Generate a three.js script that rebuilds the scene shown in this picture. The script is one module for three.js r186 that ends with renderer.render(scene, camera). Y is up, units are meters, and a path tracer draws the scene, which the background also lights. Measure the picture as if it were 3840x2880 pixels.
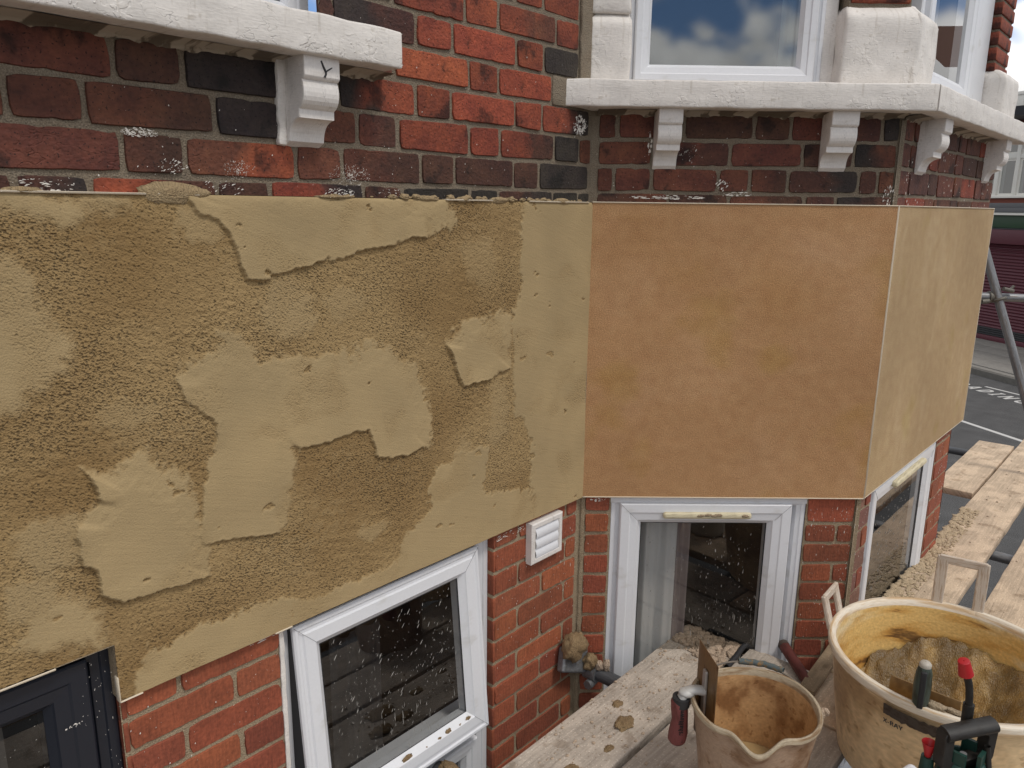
import * as THREE from 'three';
import { mergeGeometries as mergeAll, mergeVertices } from 'three/addons/utils/BufferGeometryUtils.js';
import { RoundedBoxGeometry } from 'three/addons/geometries/RoundedBoxGeometry.js';
import { TextGeometry } from 'three/addons/geometries/TextGeometry.js';
import { FontLoader } from 'three/addons/loaders/FontLoader.js';

// ------------------------------------------------------------------ camera, sky, sun, exposure
const scene = new THREE.Scene();
const D2R = Math.PI / 180;
const camera = new THREE.PerspectiveCamera(52.75, 4 / 3, 0.05, 400);
camera.rotation.order = 'YXZ';
camera.position.set(-1.990, -0.015, 1.446);
camera.rotation.set(-12.927 * D2R, -48.366 * D2R, 0.704 * D2R);
scene.add(camera);

const EXPOSURE = 0.97, SUN = 1.5, SKY = 0.78;
const sunDir = new THREE.Vector3(0.03, 0.86, 0.52).normalize();
const sun = new THREE.DirectionalLight(new THREE.Color(1, 0.95, 0.88), SUN);
sun.name = 'sun';
sun.position.copy(sunDir).multiplyScalar(30);
sun.castShadow = true; sun.shadow.radius = 20; sun.shadow.mapSize.set(2048, 2048);
Object.assign(sun.shadow.camera, { left: -8, right: 24, top: 12, bottom: -8, near: 1, far: 80 });
scene.add(sun, sun.target);

// ------------------------------------------------------------------ noise
function rng(seed) { let a = seed >>> 0; return () => { a = (a + 0x6D2B79F5) | 0; let t = Math.imul(a ^ (a >>> 15), 1 | a); t = (t + Math.imul(t ^ (t >>> 7), 61 | t)) ^ t; return ((t ^ (t >>> 14)) >>> 0) / 4294967296; }; }
const PERM = (() => { const r = rng(11), p = Array.from({ length: 256 }, (_, i) => i); for (let i = 255; i > 0; i--) { const j = Math.floor(r() * (i + 1)); [p[i], p[j]] = [p[j], p[i]]; } return Uint8Array.from([...p, ...p]); })();
const GX = new Float32Array(256), GY = new Float32Array(256);
for (let i = 0; i < 256; i++) { GX[i] = Math.cos(i * 2.399963); GY[i] = Math.sin(i * 2.399963); }
const fade = t => t * t * t * (t * (t * 6 - 15) + 10);
function pn(x, y, P = 256, s = 0) {            // gradient noise, periodic with P, about -0.7..0.7
  const xi = Math.floor(x), yi = Math.floor(y), fx = x - xi, fy = y - yi;
  const m = v => { v %= P; return (v < 0 ? v + P : v) & 255; };
  const a = m(xi), b = m(xi + 1), c = m(yi), d = m(yi + 1);
  const h = (i, j) => PERM[(PERM[(i + s * 17) & 255] + j) & 255];
  const g = (k, dx, dy) => GX[k] * dx + GY[k] * dy;
  const u = fade(fx), v = fade(fy);
  const n0 = g(h(a, c), fx, fy), n1 = g(h(b, c), fx - 1, fy), n2 = g(h(a, d), fx, fy - 1), n3 = g(h(b, d), fx - 1, fy - 1);
  return n0 + u * (n1 - n0) + v * (n2 - n0 + u * (n0 - n1 - n2 + n3));
}
function fbm(x, y, o = 4, P = 256, s = 0) { let v = 0, a = 1, f = 1; if (P === 256) { for (let i = 0; i < o; i++) { v += a * pn(x, y, 256, s + i); a *= 0.5; const q = 1.62 * x - 1.18 * y + 5.1; y = 1.18 * x + 1.62 * y + 2.7; x = q; } return v; } for (let i = 0; i < o; i++) { v += a * pn(x * f, y * f, Math.min(256, P * f), s + i); a *= 0.5; f *= 2; } return v; }
const n3 = (x, y, z, s = 0) => (pn(x + z * 0.71 + 31.3, y - z * 0.43, 256, s) + pn(y + x * 0.37 + 7.7, z + x * 0.61, 256, s + 3)) * 0.75;
const clamp = (v, a = 0, b = 1) => Math.min(b, Math.max(a, v));
const sstep = (a, b, x) => { const t = clamp((x - a) / (b - a)); return t * t * (3 - 2 * t); };
const mix = (a, b, t) => a + (b - a) * t;

// ------------------------------------------------------------------ sky: broken bright cloud with blue gaps
function makeSky() {
  const W = 1024, H = 512, data = new Float32Array(W * H * 4);
  for (let j = 0; j < H; j++) {
    const el = ((j + 0.5) / H - 0.5) * Math.PI, y = Math.sin(el), c = Math.cos(el);
    for (let i = 0; i < W; i++) {
      const az = ((i + 0.5) / W - 0.5) * 2 * Math.PI, x = c * Math.cos(az), z = c * Math.sin(az);
      const o = (j * W + i) * 4;
      const yy = Math.max(y, 0), e = el / D2R, k = 1 / (yy + 0.16), u = x * k * 1.3 + 4.2, v = z * k * 1.3 + 9.1;
      const cx = Math.cos(az) * 9, cz = Math.sin(az) * 9;     // cumulus bank low down, blue gaps above it, broken grey cloud overhead
      const heap = fbm(cx * .9 + el * 6, cz * .9 + el * 9, 6, 256, 8), fine = fbm(cx * 2.6 + el * 22, cz * 2.6 - el * 30, 5, 256, 14);
      const bank = 1 - sstep(-0.06, 0.05, (e - 11.7) / 13 - 0.34 * heap - 0.12 * fine);
      const high = sstep(-0.12, 0.22, fbm(u, v, 6, 256, 2) + 0.22 + 0.30 * sstep(14.5, 22, e) - 0.62 * (1 - sstep(12.8, 15.5, e)));
      const lit = 0.5 + 0.55 * fbm(cx * 1.7 + el * 14 + 2, cz * 1.7 - el * 20, 5, 256, 20) + 0.28 * fine;
      const cb = 1.2 + 1.05 * lit * sstep(2, 11, e), ch = 1.02 + 0.5 * fbm(u * 1.3 + 3, v * 1.3, 5, 256, 30) + 0.25 * yy;
      const hz = Math.exp(-yy * 8), blue = [0.22 + 0.40 * hz, 0.44 + 0.42 * hz, 0.88 + 0.40 * hz];
      for (let q = 0; q < 3; q++) { const c0 = mix(blue[q], ch * [1, 1, 1.01][q], high * .95), c1 = mix(c0, cb * [1, .99, .975][q], bank); data[o + q] = SKY * (y < -0.02 ? [0.20, 0.19, 0.18][q] : c1); }
      data[o + 3] = 1;
    }
  }
  const t = new THREE.DataTexture(data, W, H, THREE.RGBAFormat, THREE.FloatType);
  t.mapping = THREE.EquirectangularReflectionMapping; t.colorSpace = THREE.LinearSRGBColorSpace; t.magFilter = t.minFilter = THREE.LinearFilter; t.wrapS = THREE.RepeatWrapping; t.needsUpdate = true;
  return t;
}
scene.background = makeSky();
scene.environment = scene.background;

// ------------------------------------------------------------------ textures
function tex(w, h, fn, rep = [1, 1], srgb = true) {       // fn(u, v) -> [r, g, b] or one grey value, 0..1 as stored
  const d = new Uint8Array(w * h * 4);
  for (let j = 0; j < h; j++) for (let i = 0; i < w; i++) {
    const c = fn((i + 0.5) / w, (j + 0.5) / h), o = (j * w + i) * 4;
    if (c.length) { d[o] = clamp(c[0]) * 255; d[o + 1] = clamp(c[1]) * 255; d[o + 2] = clamp(c[2]) * 255; } else d[o] = d[o + 1] = d[o + 2] = clamp(c) * 255;
    d[o + 3] = 255;
  }
  const t = new THREE.DataTexture(d, w, h, THREE.RGBAFormat); t.wrapS = t.wrapT = THREE.RepeatWrapping; t.magFilter = THREE.LinearFilter; t.minFilter = THREE.LinearMipmapLinearFilter; t.generateMipmaps = true;
  t.colorSpace = srgb ? THREE.SRGBColorSpace : THREE.NoColorSpace; t.repeat.set(...rep); t.needsUpdate = true; return t;
}
const lin = (r, g, b) => new THREE.Color().setRGB(r, g, b);
function std(o) { return new THREE.MeshStandardMaterial({ roughness: 0.85, ...o }); }
const M = {};
// brick face: multiplies the brick's own colour; tile 0.6 m
{
  const P = 1024;
  const col = tex(P, P, (u, v) => {
    const a = fbm(u * 9, v * 9, 5, 9, 1), b = fbm(u * 60, v * 60, 3, 60, 4), c = fbm(u * 24, v * 90, 3, 24, 6);
    const soot = sstep(0.22, 0.62, fbm(u * 6, v * 6, 5, 6, 9) + 0.25 * b);
    let g = 0.86 + 0.16 * a + 0.12 * b + 0.05 * c; g *= 1 - 0.42 * soot;
    const pit = sstep(0.42, 0.5, fbm(u * 110, v * 110, 2, 110, 12)); g *= 1 - 0.5 * pit;
    const pale = sstep(0.38, 0.62, fbm(u * 16, v * 16, 4, 16, 14)) * 0.10;
    return [g + pale * .7, g * (0.98 + 0.03 * a) + pale, g * (0.96 - 0.04 * a) + pale];
  }, [1 / 0.6, 1 / 0.6]);
  const bmp = tex(P, P, (u, v) => {
    const a = fbm(u * 14, v * 14, 5, 14, 21), b = fbm(u * 90, v * 90, 3, 90, 24);
    const crease = 1 - sstep(0.0, 0.035, Math.abs(fbm(u * 7 + 0.1, v * 12, 4, 7, 27))); 
    return 0.55 + 0.30 * a + 0.22 * b - 0.25 * crease * sstep(0.1, 0.3, fbm(u * 5, v * 5, 2, 5, 30) + .1);
  }, [1 / 0.6, 1 / 0.6], false);
  M.brick = std({ map: col, bumpMap: bmp, bumpScale: 0.004, vertexColors: true, roughness: 0.82 });
  const ncol = tex(P, P, (u, v) => {
    const a = fbm(u * 8, v * 8, 4, 8, 33), b = fbm(u * 120, v * 14, 3, 120, 36), c = fbm(u * 70, v * 70, 2, 70, 39);
    const smear = sstep(0.30, 0.75, fbm(u * 7, v * 7, 5, 7, 41) + 0.2 * b);
    const g = 0.86 + 0.10 * a + 0.10 * b + 0.10 * c;
    return [mix(g, 0.86, smear * .35), mix(g, 1.0, smear * .35), mix(g, 1.0, smear * .35)];
  }, [1 / 0.6, 1 / 0.6]);
  const nb = tex(P, P, (u, v) => 0.5 + 0.22 * fbm(u * 130, v * 16, 3, 130, 43) + 0.22 * fbm(u * 60, v * 60, 4, 60, 45), [1 / 0.6, 1 / 0.6], false);
  M.newBrick = std({ map: ncol, bumpMap: nb, bumpScale: 0.003, vertexColors: true, roughness: 0.8 });
}
{
  const t = [1 / 0.5, 1 / 0.5];
  const sandB = tex(1024, 1024, (u, v) => 0.5 + 0.28 * fbm(u * 150, v * 150, 3, 150, 51) + 0.2 * fbm(u * 40, v * 40, 3, 40, 53), t, false);
  const sandC = tex(1024, 1024, (u, v) => { const a = fbm(u * 12, v * 12, 5, 12, 55), b = fbm(u * 170, v * 170, 2, 170, 57); const g = 0.90 + 0.035 * a + 0.21 * b; return [g, g * (0.99 + 0.02 * a), g * (0.98 + 0.03 * a)]; }, t);
  M.mortarOld = std({ map: sandC, bumpMap: sandB, bumpScale: 0.005, color: lin(0.265, 0.218, 0.16), roughness: 0.95 });
  M.mortarNew = std({ map: sandC, bumpMap: sandB, bumpScale: 0.005, color: lin(0.385, 0.305, 0.205), roughness: 0.95 });
  M.mortarWet = std({ map: sandC, bumpMap: sandB, bumpScale: 0.008, color: lin(0.30, 0.205, 0.105), roughness: 0.8 });
  M.mortarDry = std({ map: sandC, bumpMap: sandB, bumpScale: 0.008, color: lin(0.56, 0.44, 0.33), roughness: 0.95 });
  M.crustPale = std({ map: sandC, bumpMap: sandB, bumpScale: 0.008, color: lin(0.60, 0.47, 0.31), roughness: 0.95 });
  const fineB = tex(1024, 1024, (u, v) => 0.5 + 0.24 * fbm(u * 240, v * 200, 2, 240, 61) + 0.22 * fbm(u * 100, v * 80, 2, 100, 65) * (1 + fbm(u * 7, v * 7, 3, 7, 66)) + 0.06 * fbm(u * 30, v * 30, 3, 30, 63), t, false);
  M.fineRender = std({ map: sandC, bumpMap: fineB, bumpScale: 0.0014, vertexColors: true, roughness: 0.9 });
  M.bead = std({ color: lin(0.66, 0.57, 0.44), roughness: 0.5 });
}
{
  const t = [1 / 0.5, 1 / 0.5];
  const c = tex(1024, 1024, (u, v) => {
    const a = fbm(u * 6, v * 6, 5, 6, 71), b = fbm(u * 50, v * 160, 3, 50, 73), e = fbm(u * 22, v * 22, 4, 22, 75);
    let g = 0.93 + 0.05 * a + 0.04 * b; const dirt = .5 * sstep(0.45, 0.75, e + 0.5 * a) + .5 * sstep(.2, .7, fbm(u * 34, v * 3, 4, 34, 78)); g -= 0.15 * dirt;
    const crack = (1 - sstep(0, 0.02, Math.abs(fbm(u * 7, v * 13, 4, 7, 77)))) * sstep(0.05, 0.3, fbm(u * 4, v * 4, 2, 4, 79)); g -= 0.10 * crack;
    return [g, g * (0.985 - .02 * dirt), g * (0.965 - 0.05 * dirt)];
  }, t);
  const b = tex(1024, 1024, (u, v) => {
    const e = fbm(u * 11 + .15 * fbm(u * 30, v * 30, 2, 30, 82), v * 11, 4, 11, 81);
    const where = sstep(.0, .35, fbm(u * 3, v * 3, 3, 3, 89)), flake = (sstep(0.10, 0.14, e) * 0.22 + sstep(-0.2, -0.16, e) * 0.16) * where;
    const crack = (1 - sstep(0, 0.02, Math.abs(fbm(u * 7, v * 13, 4, 7, 77)))) * sstep(0.05, 0.3, fbm(u * 4, v * 4, 2, 4, 79));
    return 0.3 + flake + 0.045 * fbm(u * 20, v * 120, 3, 20, 84) + 0.03 * fbm(u * 60, v * 60, 3, 60, 86) - 0.12 * crack;
  }, t, false);
  M.paint = std({ map: c, bumpMap: b, bumpScale: 0.0055, color: lin(0.86, 0.84, 0.82), roughness: 0.6 });
  M.paintSmooth = std({ map: c, color: lin(0.86, 0.845, 0.84), bumpMap: b, bumpScale: 0.0012, roughness: 0.5 });
  M.oldPaint = std({ map: tex(512, 512, (u, v) => { const g = sstep(-.12, .12, fbm(u * 14, v * 14, 5, 14, 301)); return [mix(.55, .92, g), mix(.51, .89, g), mix(.46, .84, g)]; }, t), bumpMap: b, bumpScale: 0.006, color: lin(0.52, 0.48, 0.43), roughness: 0.8 });
  const uc = tex(512, 512, (u, v) => { const d = sstep(.3, .8, fbm(u * 5, v * 9, 5, 5, 87)), g = .95 - .05 * d + .012 * fbm(u * 60, v * 60, 2, 60, 88); return [g, g * (1 - .006 * d), g * (1 - .02 * d)]; }, t);
  M.upvc = std({ map: uc, color: lin(0.80, 0.81, 0.84), roughness: 0.36 });
  M.foam = std({ map: c, bumpMap: b, bumpScale: 0.003, color: lin(0.80, 0.73, 0.52), roughness: 0.6 });
}
M.gasket = std({ color: lin(0.02, 0.02, 0.022), roughness: 0.6 });
M.navy = std({ color: lin(0.012, 0.015, 0.024), roughness: 0.42 });
M.glass = new THREE.MeshPhysicalMaterial({ color: lin(0.62, 0.66, 0.66), transmission: 1, thickness: 0, roughness: 0, ior: 2.2 });
M.lowGlass = M.glass.clone(); M.lowGlass.ior = 1.75; M.lowGlass.color = lin(.74, .74, .73);
M.room = std({ color: lin(0.05, 0.047, 0.045), roughness: 1 });
M.curtain = new THREE.MeshPhysicalMaterial({ color: lin(0.86, 0.87, 0.87), transmission: 0.2, thickness: 0, roughness: 1, side: THREE.DoubleSide });
M.splash = std({ color: lin(0.72, 0.68, 0.62), roughness: 0.9 });
M.glassSplash = std({ color: lin(0.30, 0.285, 0.26), roughness: 0.9 });
M.splashGrey = std({ color: lin(0.42, 0.40, 0.37), roughness: 0.9 });

// ------------------------------------------------------------------ naming
const used = {};
function numbered(n) { const k = used[n] = (used[n] ?? -1) + 1; return k ? `${n}_${String(k).padStart(3, '0')}` : n; }
function shadow(o) { o.castShadow = o.receiveShadow = true; return o; }
function thing(name, label, category, group) { const g = new THREE.Group(); g.name = numbered(name); g.userData = { label, category }; if (group) g.userData.group = group; scene.add(g); return g; }
function tag(o, label, category, group, kind) { o.userData = { label, category }; if (group) o.userData.group = group; if (kind) o.userData.kind = kind; return o; }
function put(parent, name, geo, mat, label, kind) {
  const m = shadow(new THREE.Mesh(geo, mat)); m.name = parent === scene ? numbered(name) : name; if (label) m.userData.label = label; if (kind) m.userData.kind = kind; parent.add(m); return m;
}
function structure(name, geo, mat) { const m = put(scene, name, geo, mat); m.userData.kind = 'structure'; return m; }

// ------------------------------------------------------------------ geometry helpers
function mergeGeometries(list) {        // joins any mix of indexed and plain geometries
  return mergeAll(list.map(g => { g = g.index ? g.toNonIndexed() : g; const c = new THREE.BufferGeometry(); for (const k of ['position', 'normal', 'uv']) c.setAttribute(k, g.attributes[k] ?? new THREE.BufferAttribute(new Float32Array(g.attributes.position.count * 2), 2)); return c; }));
}
function quads(list) {                 // list of [a, b, c, d] points -> flat-shaded geometry with uv in metres
  const p = [], uv = [];
  for (const q of list) {
    const [a, b, c, d] = q.map(v => new THREE.Vector3(...v));
    const n = new THREE.Vector3().crossVectors(b.clone().sub(a), c.clone().sub(a));
    const ax = Math.abs(n.x), ay = Math.abs(n.y), az = Math.abs(n.z);
    const f = v => az >= ax && az >= ay ? [v.x, v.y] : ay >= ax ? [v.x, v.z] : [v.z, v.y];
    for (const v of [a, b, c, a, c, d]) { p.push(v.x, v.y, v.z); uv.push(...f(v)); }
  }
  const g = new THREE.BufferGeometry(); g.setAttribute('position', new THREE.Float32BufferAttribute(p, 3)); g.setAttribute('uv', new THREE.Float32BufferAttribute(uv, 2)); g.computeVertexNormals(); return g;
}
function gridGeo(nu, nv, fn, color) {  // fn(i, j) -> [x, y, z, u, v]; color(i, j) -> linear rgb
  const p = new Float32Array(nu * nv * 3), t = new Float32Array(nu * nv * 2), c = color ? new Float32Array(nu * nv * 3) : null, idx = [];
  for (let j = 0; j < nv; j++) for (let i = 0; i < nu; i++) {
    const k = j * nu + i, r = fn(i, j); p.set(r.slice(0, 3), k * 3); t.set(r.slice(3, 5), k * 2); if (c) c.set(color(i, j), k * 3);
    if (i < nu - 1 && j < nv - 1) idx.push(k, k + 1, k + nu + 1, k, k + nu + 1, k + nu);
  }
  const g = new THREE.BufferGeometry(); g.setAttribute('position', new THREE.BufferAttribute(p, 3)); g.setAttribute('uv', new THREE.BufferAttribute(t, 2)); if (c) g.setAttribute('color', new THREE.BufferAttribute(c, 3));
  g.setIndex(idx); g.computeVertexNormals(); return g;
}
function block(w, h, d, { r = 0.005, seg = 0.05, amp = 0, freq = 12, seed = 0, shape } = {}) {   // worn box centred at 0
  const line = L => { const n = Math.max(1, Math.round((L - 2 * r) / seg)), a = [-L / 2, -L / 2 + r * .3]; for (let i = 0; i <= n; i++) a.push(-L / 2 + r + (L - 2 * r) * i / n); a.push(L / 2 - r * .3, L / 2); return a; };
  const X = line(w), Y = line(h), Z = line(d), gs = [];
  const face = (A, B, f) => gs.push(gridGeo(A.length, B.length, (i, j) => [...f(A[i], B[j]), A[i], B[j]]));
  const rv = a => [...a].reverse();
  face(X, Y, (a, b) => [a, b, d / 2]); face(rv(X), Y, (a, b) => [a, b, -d / 2]);
  face(rv(Z), Y, (a, b) => [w / 2, b, a]); face(Z, Y, (a, b) => [-w / 2, b, a]);
  face(X, rv(Z), (a, b) => [a, h / 2, b]); face(X, Z, (a, b) => [a, -h / 2, b]);
  for (const g of gs) {
    const p = g.attributes.position;
    for (let i = 0; i < p.count; i++) {
      let x = p.getX(i), y = p.getY(i), z = p.getZ(i);
      const cx = clamp(x, -w / 2 + r, w / 2 - r), cy = clamp(y, -h / 2 + r, h / 2 - r), cz = clamp(z, -d / 2 + r, d / 2 - r);
      const v = new THREE.Vector3(x - cx, y - cy, z - cz); if (v.lengthSq() > 0) { v.setLength(r); x = cx + v.x; y = cy + v.y; z = cz + v.z; }
      if (amp) { const s = seed * 7.3; x += amp * n3(y * freq + s, z * freq, x * freq, 1); y += amp * n3(z * freq + s, x * freq, y * freq, 2); z += amp * n3(x * freq + s, y * freq, z * freq, 3); }
      if (shape) [x, y, z] = shape(x, y, z);
      p.setXYZ(i, x, y, z);
    }
  }
  const g = mergeGeometries(gs); const uv = g.attributes.uv.clone();
  const w2 = weldNormals(g); w2.setAttribute('uv', uv); return w2;
}
function weldNormals(g) {              // smooth normals over vertices at the same place, uv kept
  g.computeVertexNormals();
  const p = g.attributes.position, n = g.attributes.normal, m = new Map();
  for (let i = 0; i < p.count; i++) { const k = `${Math.round(p.getX(i) * 2e4)},${Math.round(p.getY(i) * 2e4)},${Math.round(p.getZ(i) * 2e4)}`; let a = m.get(k); if (!a) m.set(k, a = [0, 0, 0, []]); a[0] += n.getX(i); a[1] += n.getY(i); a[2] += n.getZ(i); a[3].push(i); }
  for (const a of m.values()) { const l = Math.hypot(a[0], a[1], a[2]) || 1; for (const i of a[3]) n.setXYZ(i, a[0] / l, a[1] / l, a[2] / l); }
  return g;
}
const bx = (x0, x1, y0, y1, z0, z1, o = {}) => block(x1 - x0, y1 - y0, z1 - z0, { r: 0.002, seg: 0.5, ...o }).translate((x0 + x1) / 2, (y0 + y1) / 2, (z0 + z1) / 2);
function frameRing(x0, x1, y0, y1, prof, cols) {   // mitred frame, prof = [[inset, z], ...]
  const at = ([k, z]) => [[x0 + k, y0 + k, z], [x1 - k, y0 + k, z], [x1 - k, y1 - k, z], [x0 + k, y1 - k, z]];
  const out = [];
  for (let i = 0; i < prof.length - 1; i++) { const a = at(prof[i]), b = at(prof[i + 1]); for (let k = 0; k < 4; k++) { const l = (k + 1) % 4; out.push([a[k], a[l], b[l], b[k]]); } }
  return quads(out);
}
function lump(rx, ry, rz, seed, det = 3, rough = 0.35) {
  let g = new THREE.IcosahedronGeometry(1, det); g.deleteAttribute('normal'); g.deleteAttribute('uv'); g = mergeVertices(g, 1e-4);
  const p = g.attributes.position, uv = [];
  for (let i = 0; i < p.count; i++) {
    const x = p.getX(i), y = p.getY(i), z = p.getZ(i), s = seed * 3.17;
    const k = 1 + rough * n3(x * 1.7 + s, y * 1.7, z * 1.7 + s, 4) + rough * 0.6 * n3(x * 5 + s, y * 5, z * 5, 5) + rough * 0.35 * n3(x * 12 + s, y * 12, z * 12, 6);
    p.setXYZ(i, x * k * rx, y * k * ry, z * k * rz); uv.push(x * rx + z * rz * .3, z * rz + y * ry);
  }
  g.setAttribute('uv', new THREE.Float32BufferAttribute(uv, 2)); g.computeVertexNormals(); return g;
}
function tube(pts, r, seg = 40, rad = 12, closed = false) { return new THREE.TubeGeometry(new THREE.CatmullRomCurve3(pts.map(p => new THREE.Vector3(...p)), closed), seg, r, rad, closed); }
function rod(a, b, r, rad = 20) { const A = new THREE.Vector3(...a), B = new THREE.Vector3(...b), g = new THREE.CylinderGeometry(r, r, A.distanceTo(B), rad, 1); g.applyQuaternion(new THREE.Quaternion().setFromUnitVectors(new THREE.Vector3(0, 1, 0), B.clone().sub(A).normalize())); return g.translate(...A.add(B).multiplyScalar(.5).toArray()); }
function lathe(pts, seg = 64) { return new THREE.LatheGeometry(pts.map(p => new THREE.Vector2(...p)), seg); }
function flecks(list, seed, o) {        // clusters of dried splashes on a wall: low domes in local (x, y), o in front
  const r = rng(seed), pos = [], idx = [];
  for (const c of list) for (let i = 0; i < c.n; i++) {
    let du, dv; const q = c.radial ? r() : Math.sqrt(r()), t = r() * 6.283; if (c.box) { du = (r() * 2 - 1); dv = (r() * 2 - 1); } else { du = q * Math.cos(t); dv = q * Math.sin(t); }
    const x = c.x + du * c.rx, y = c.y + dv * c.ry, l = c.len * 0.72 * (0.2 + 1.1 * r() ** 2.4), w = Math.max(.00045, .7 * l * (c.fat ?? 0.22)) * (0.6 + 0.8 * r());
    const a = c.radial ? Math.atan2(dv * c.ry - (c.cy ?? 0), du * c.rx - (c.cx ?? 0)) + (r() - .5) * .5 : (c.ang ?? 0) + (r() - .5) * (c.jit ?? 0.5);
    const ca = Math.cos(a), sa = Math.sin(a), b = pos.length / 3, N = 7;
    pos.push(x, y, c.slope ? o + c.slope(x, y) + 0.0012 : o + 0.0012);
    for (let k = 0; k < N; k++) { const f = k / N * 6.283, taper = 1 - 0.45 * Math.cos(f), px = l * Math.cos(f) * .5, py = w * Math.sin(f) * taper * (0.8 + .4 * r()); pos.push(x + px * ca - py * sa, y + px * sa + py * ca, (c.slope ? c.slope(x, y) : 0) + o); idx.push(b, b + 1 + k, b + 1 + (k + 1) % N); }
  }
  const g = new THREE.BufferGeometry(); g.setAttribute('position', new THREE.Float32BufferAttribute(pos, 3)); g.setAttribute('uv', new THREE.Float32BufferAttribute(new Float32Array(pos.length / 3 * 2), 2)); g.setIndex(idx); g.computeVertexNormals(); return g;
}

// ------------------------------------------------------------------ the house: main wall (z = 0), splayed bay side, bay front
const SPLAY = 47.527 * D2R, WA = 0.950, WB = 1.384, C2 = [0.6416, 0.7008];
const YB = -0.960;                       // foot of the render band; its top is y = 0
const GROUND = -3.4, DECK = -1.55;
const house = thing('terraced_house', 'red brick house with canted bay, white painted sills and fresh sandy render band', 'house');
function onA(o) { o.rotation.y = -SPLAY; return o; }
function onB(o) { o.position.set(C2[0], 0, C2[1]); return o; }

const brickRnd = rng(77);
const TONE = {                            // own colours of the bricks, linear; m and d also carry under-sill shade
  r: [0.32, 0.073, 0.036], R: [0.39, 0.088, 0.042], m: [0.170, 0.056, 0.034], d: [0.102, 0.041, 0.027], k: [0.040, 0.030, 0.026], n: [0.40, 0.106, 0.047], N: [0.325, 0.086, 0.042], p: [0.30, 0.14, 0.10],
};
function brickGeo(x0, x1, y0, y1, front, t0, t1, depth = 0.02) {
  const r = brickRnd, w = x1 - x0, h = y1 - y0, pts = [], rc = 0.004 + 0.005 * r();
  const sk = () => (r() - .5) * 0.005, seed = r() * 200, cx = (x0 + x1) / 2, cy = (y0 + y1) / 2;
  const C = [[x0 + sk() * .6, y0 + sk()], [x1 + sk() * .6, y0 + sk()], [x1 + sk() * .6, y1 + sk()], [x0 + sk() * .6, y1 + sk()]];
  const nx = Math.max(3, Math.round(w / 0.015)), ny = 4, nrm = [[0, 1], [-1, 0], [0, -1], [1, 0]];
  for (let e = 0; e < 4; e++) { // walk round the outline; corners a little rounded, edges ragged, chips here and there
    const A = C[e], B = C[(e + 1) % 4], n = e % 2 ? ny : nx;
    for (let i = 0; i < n; i++) {
      const t = i === 0 ? .012 : i / n, k = i === 0 ? rc * .22 : 0, px = mix(A[0], B[0], t), py = mix(A[1], B[1], t);
      const j = 0.0011 * pn(seed + px * 55, py * 55, 256, 1) + Math.max(0, pn(seed + px * 34, py * 34 + 3, 256, 2) - 0.22) * 0.012 + k;
      pts.push([px, py, nrm[e][0] * j + (i === 0 ? nrm[(e + 3) % 4][0] * rc * .35 : 0), nrm[e][1] * j + (i === 0 ? nrm[(e + 3) % 4][1] * rc * .35 : 0), e]);
    }
  }
  const N = pts.length, tilt = (r() - .5) * 0.016, bow = (r() - .5) * 0.003, off = (r() - .5) * 0.0035;
  const zf = (x, y) => front + off + tilt * (x - cx) * .5 + bow * (1 - ((x - cx) / w * 2) ** 2) + .0008 * pn(x * 40 + seed, y * 40);
  const ring = (inset, z) => pts.map(p => { const x = p[0] + p[2] + nrm[p[4]][0] * inset, y = p[1] + p[3] + nrm[p[4]][1] * inset; return [x, y, z === null ? zf(x, y) : z]; });
  const rings = [ring(-.0004, front - depth), ring(0, front - 0.0030), ring(0.0016, null), ring(0.0016, null)];
  rings[1].forEach(p => p[2] = zf(p[0], p[1]) - .0017);
  const pos = [], uv = [], col = [], idx = [], ou = r() * 7, ov = r() * 7;
  const tone = 0.82 + 0.34 * r(), hue = (r() - .5) * .2;
  const push = (p, shade) => { pos.push(...p); uv.push(p[0] + ou + p[2], p[1] + ov); const t = clamp((p[0] - x0) / w + 0.6 * pn(p[0] * 30 + seed, p[1] * 40)); for (let q = 0; q < 3; q++) col.push(mix(t0[q], t1[q], sstep(.25, .75, t)) * tone * shade * (q === 1 ? 1 + hue : 1)); };
  rings.forEach(R => R.forEach(p => push(p, 1)));
  const K = Math.max(2, Math.round(w / .06)); // spine of points along the middle of the face
  const spine = Array.from({ length: K }, (_, i) => mix(x0 + h * .45, x1 - h * .45, K > 1 ? i / (K - 1) : .5)); spine.forEach(x => push([x, cy, zf(x, cy)], 1));
  for (let k = 0; k < 2; k++) for (let i = 0; i < N; i++) { const j = (i + 1) % N, A = k * N; idx.push(A + i, A + j, A + N + j, A + i, A + N + j, A + N + i); }
  const near = i => { let m = 0; for (let q = 1; q < K; q++) if (Math.abs(spine[q] - pts[i][0]) < Math.abs(spine[m] - pts[i][0])) m = q; return 4 * N + m; };
  for (let i = 0; i < N; i++) { const j = (i + 1) % N, a = near(i), b2 = near(j); idx.push(3 * N + i, 3 * N + j, a); if (a !== b2) { idx.push(3 * N + j, b2, a); } }
  const g = new THREE.BufferGeometry(); g.setAttribute('position', new THREE.Float32BufferAttribute(pos, 3)); g.setAttribute('uv', new THREE.Float32BufferAttribute(uv, 2)); g.setAttribute('color', new THREE.Float32BufferAttribute(col, 3)); g.setIndex(idx); g.computeVertexNormals(); return g;
}
const JH = 0.0055, JV = 0.0052;            // half joints
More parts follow.
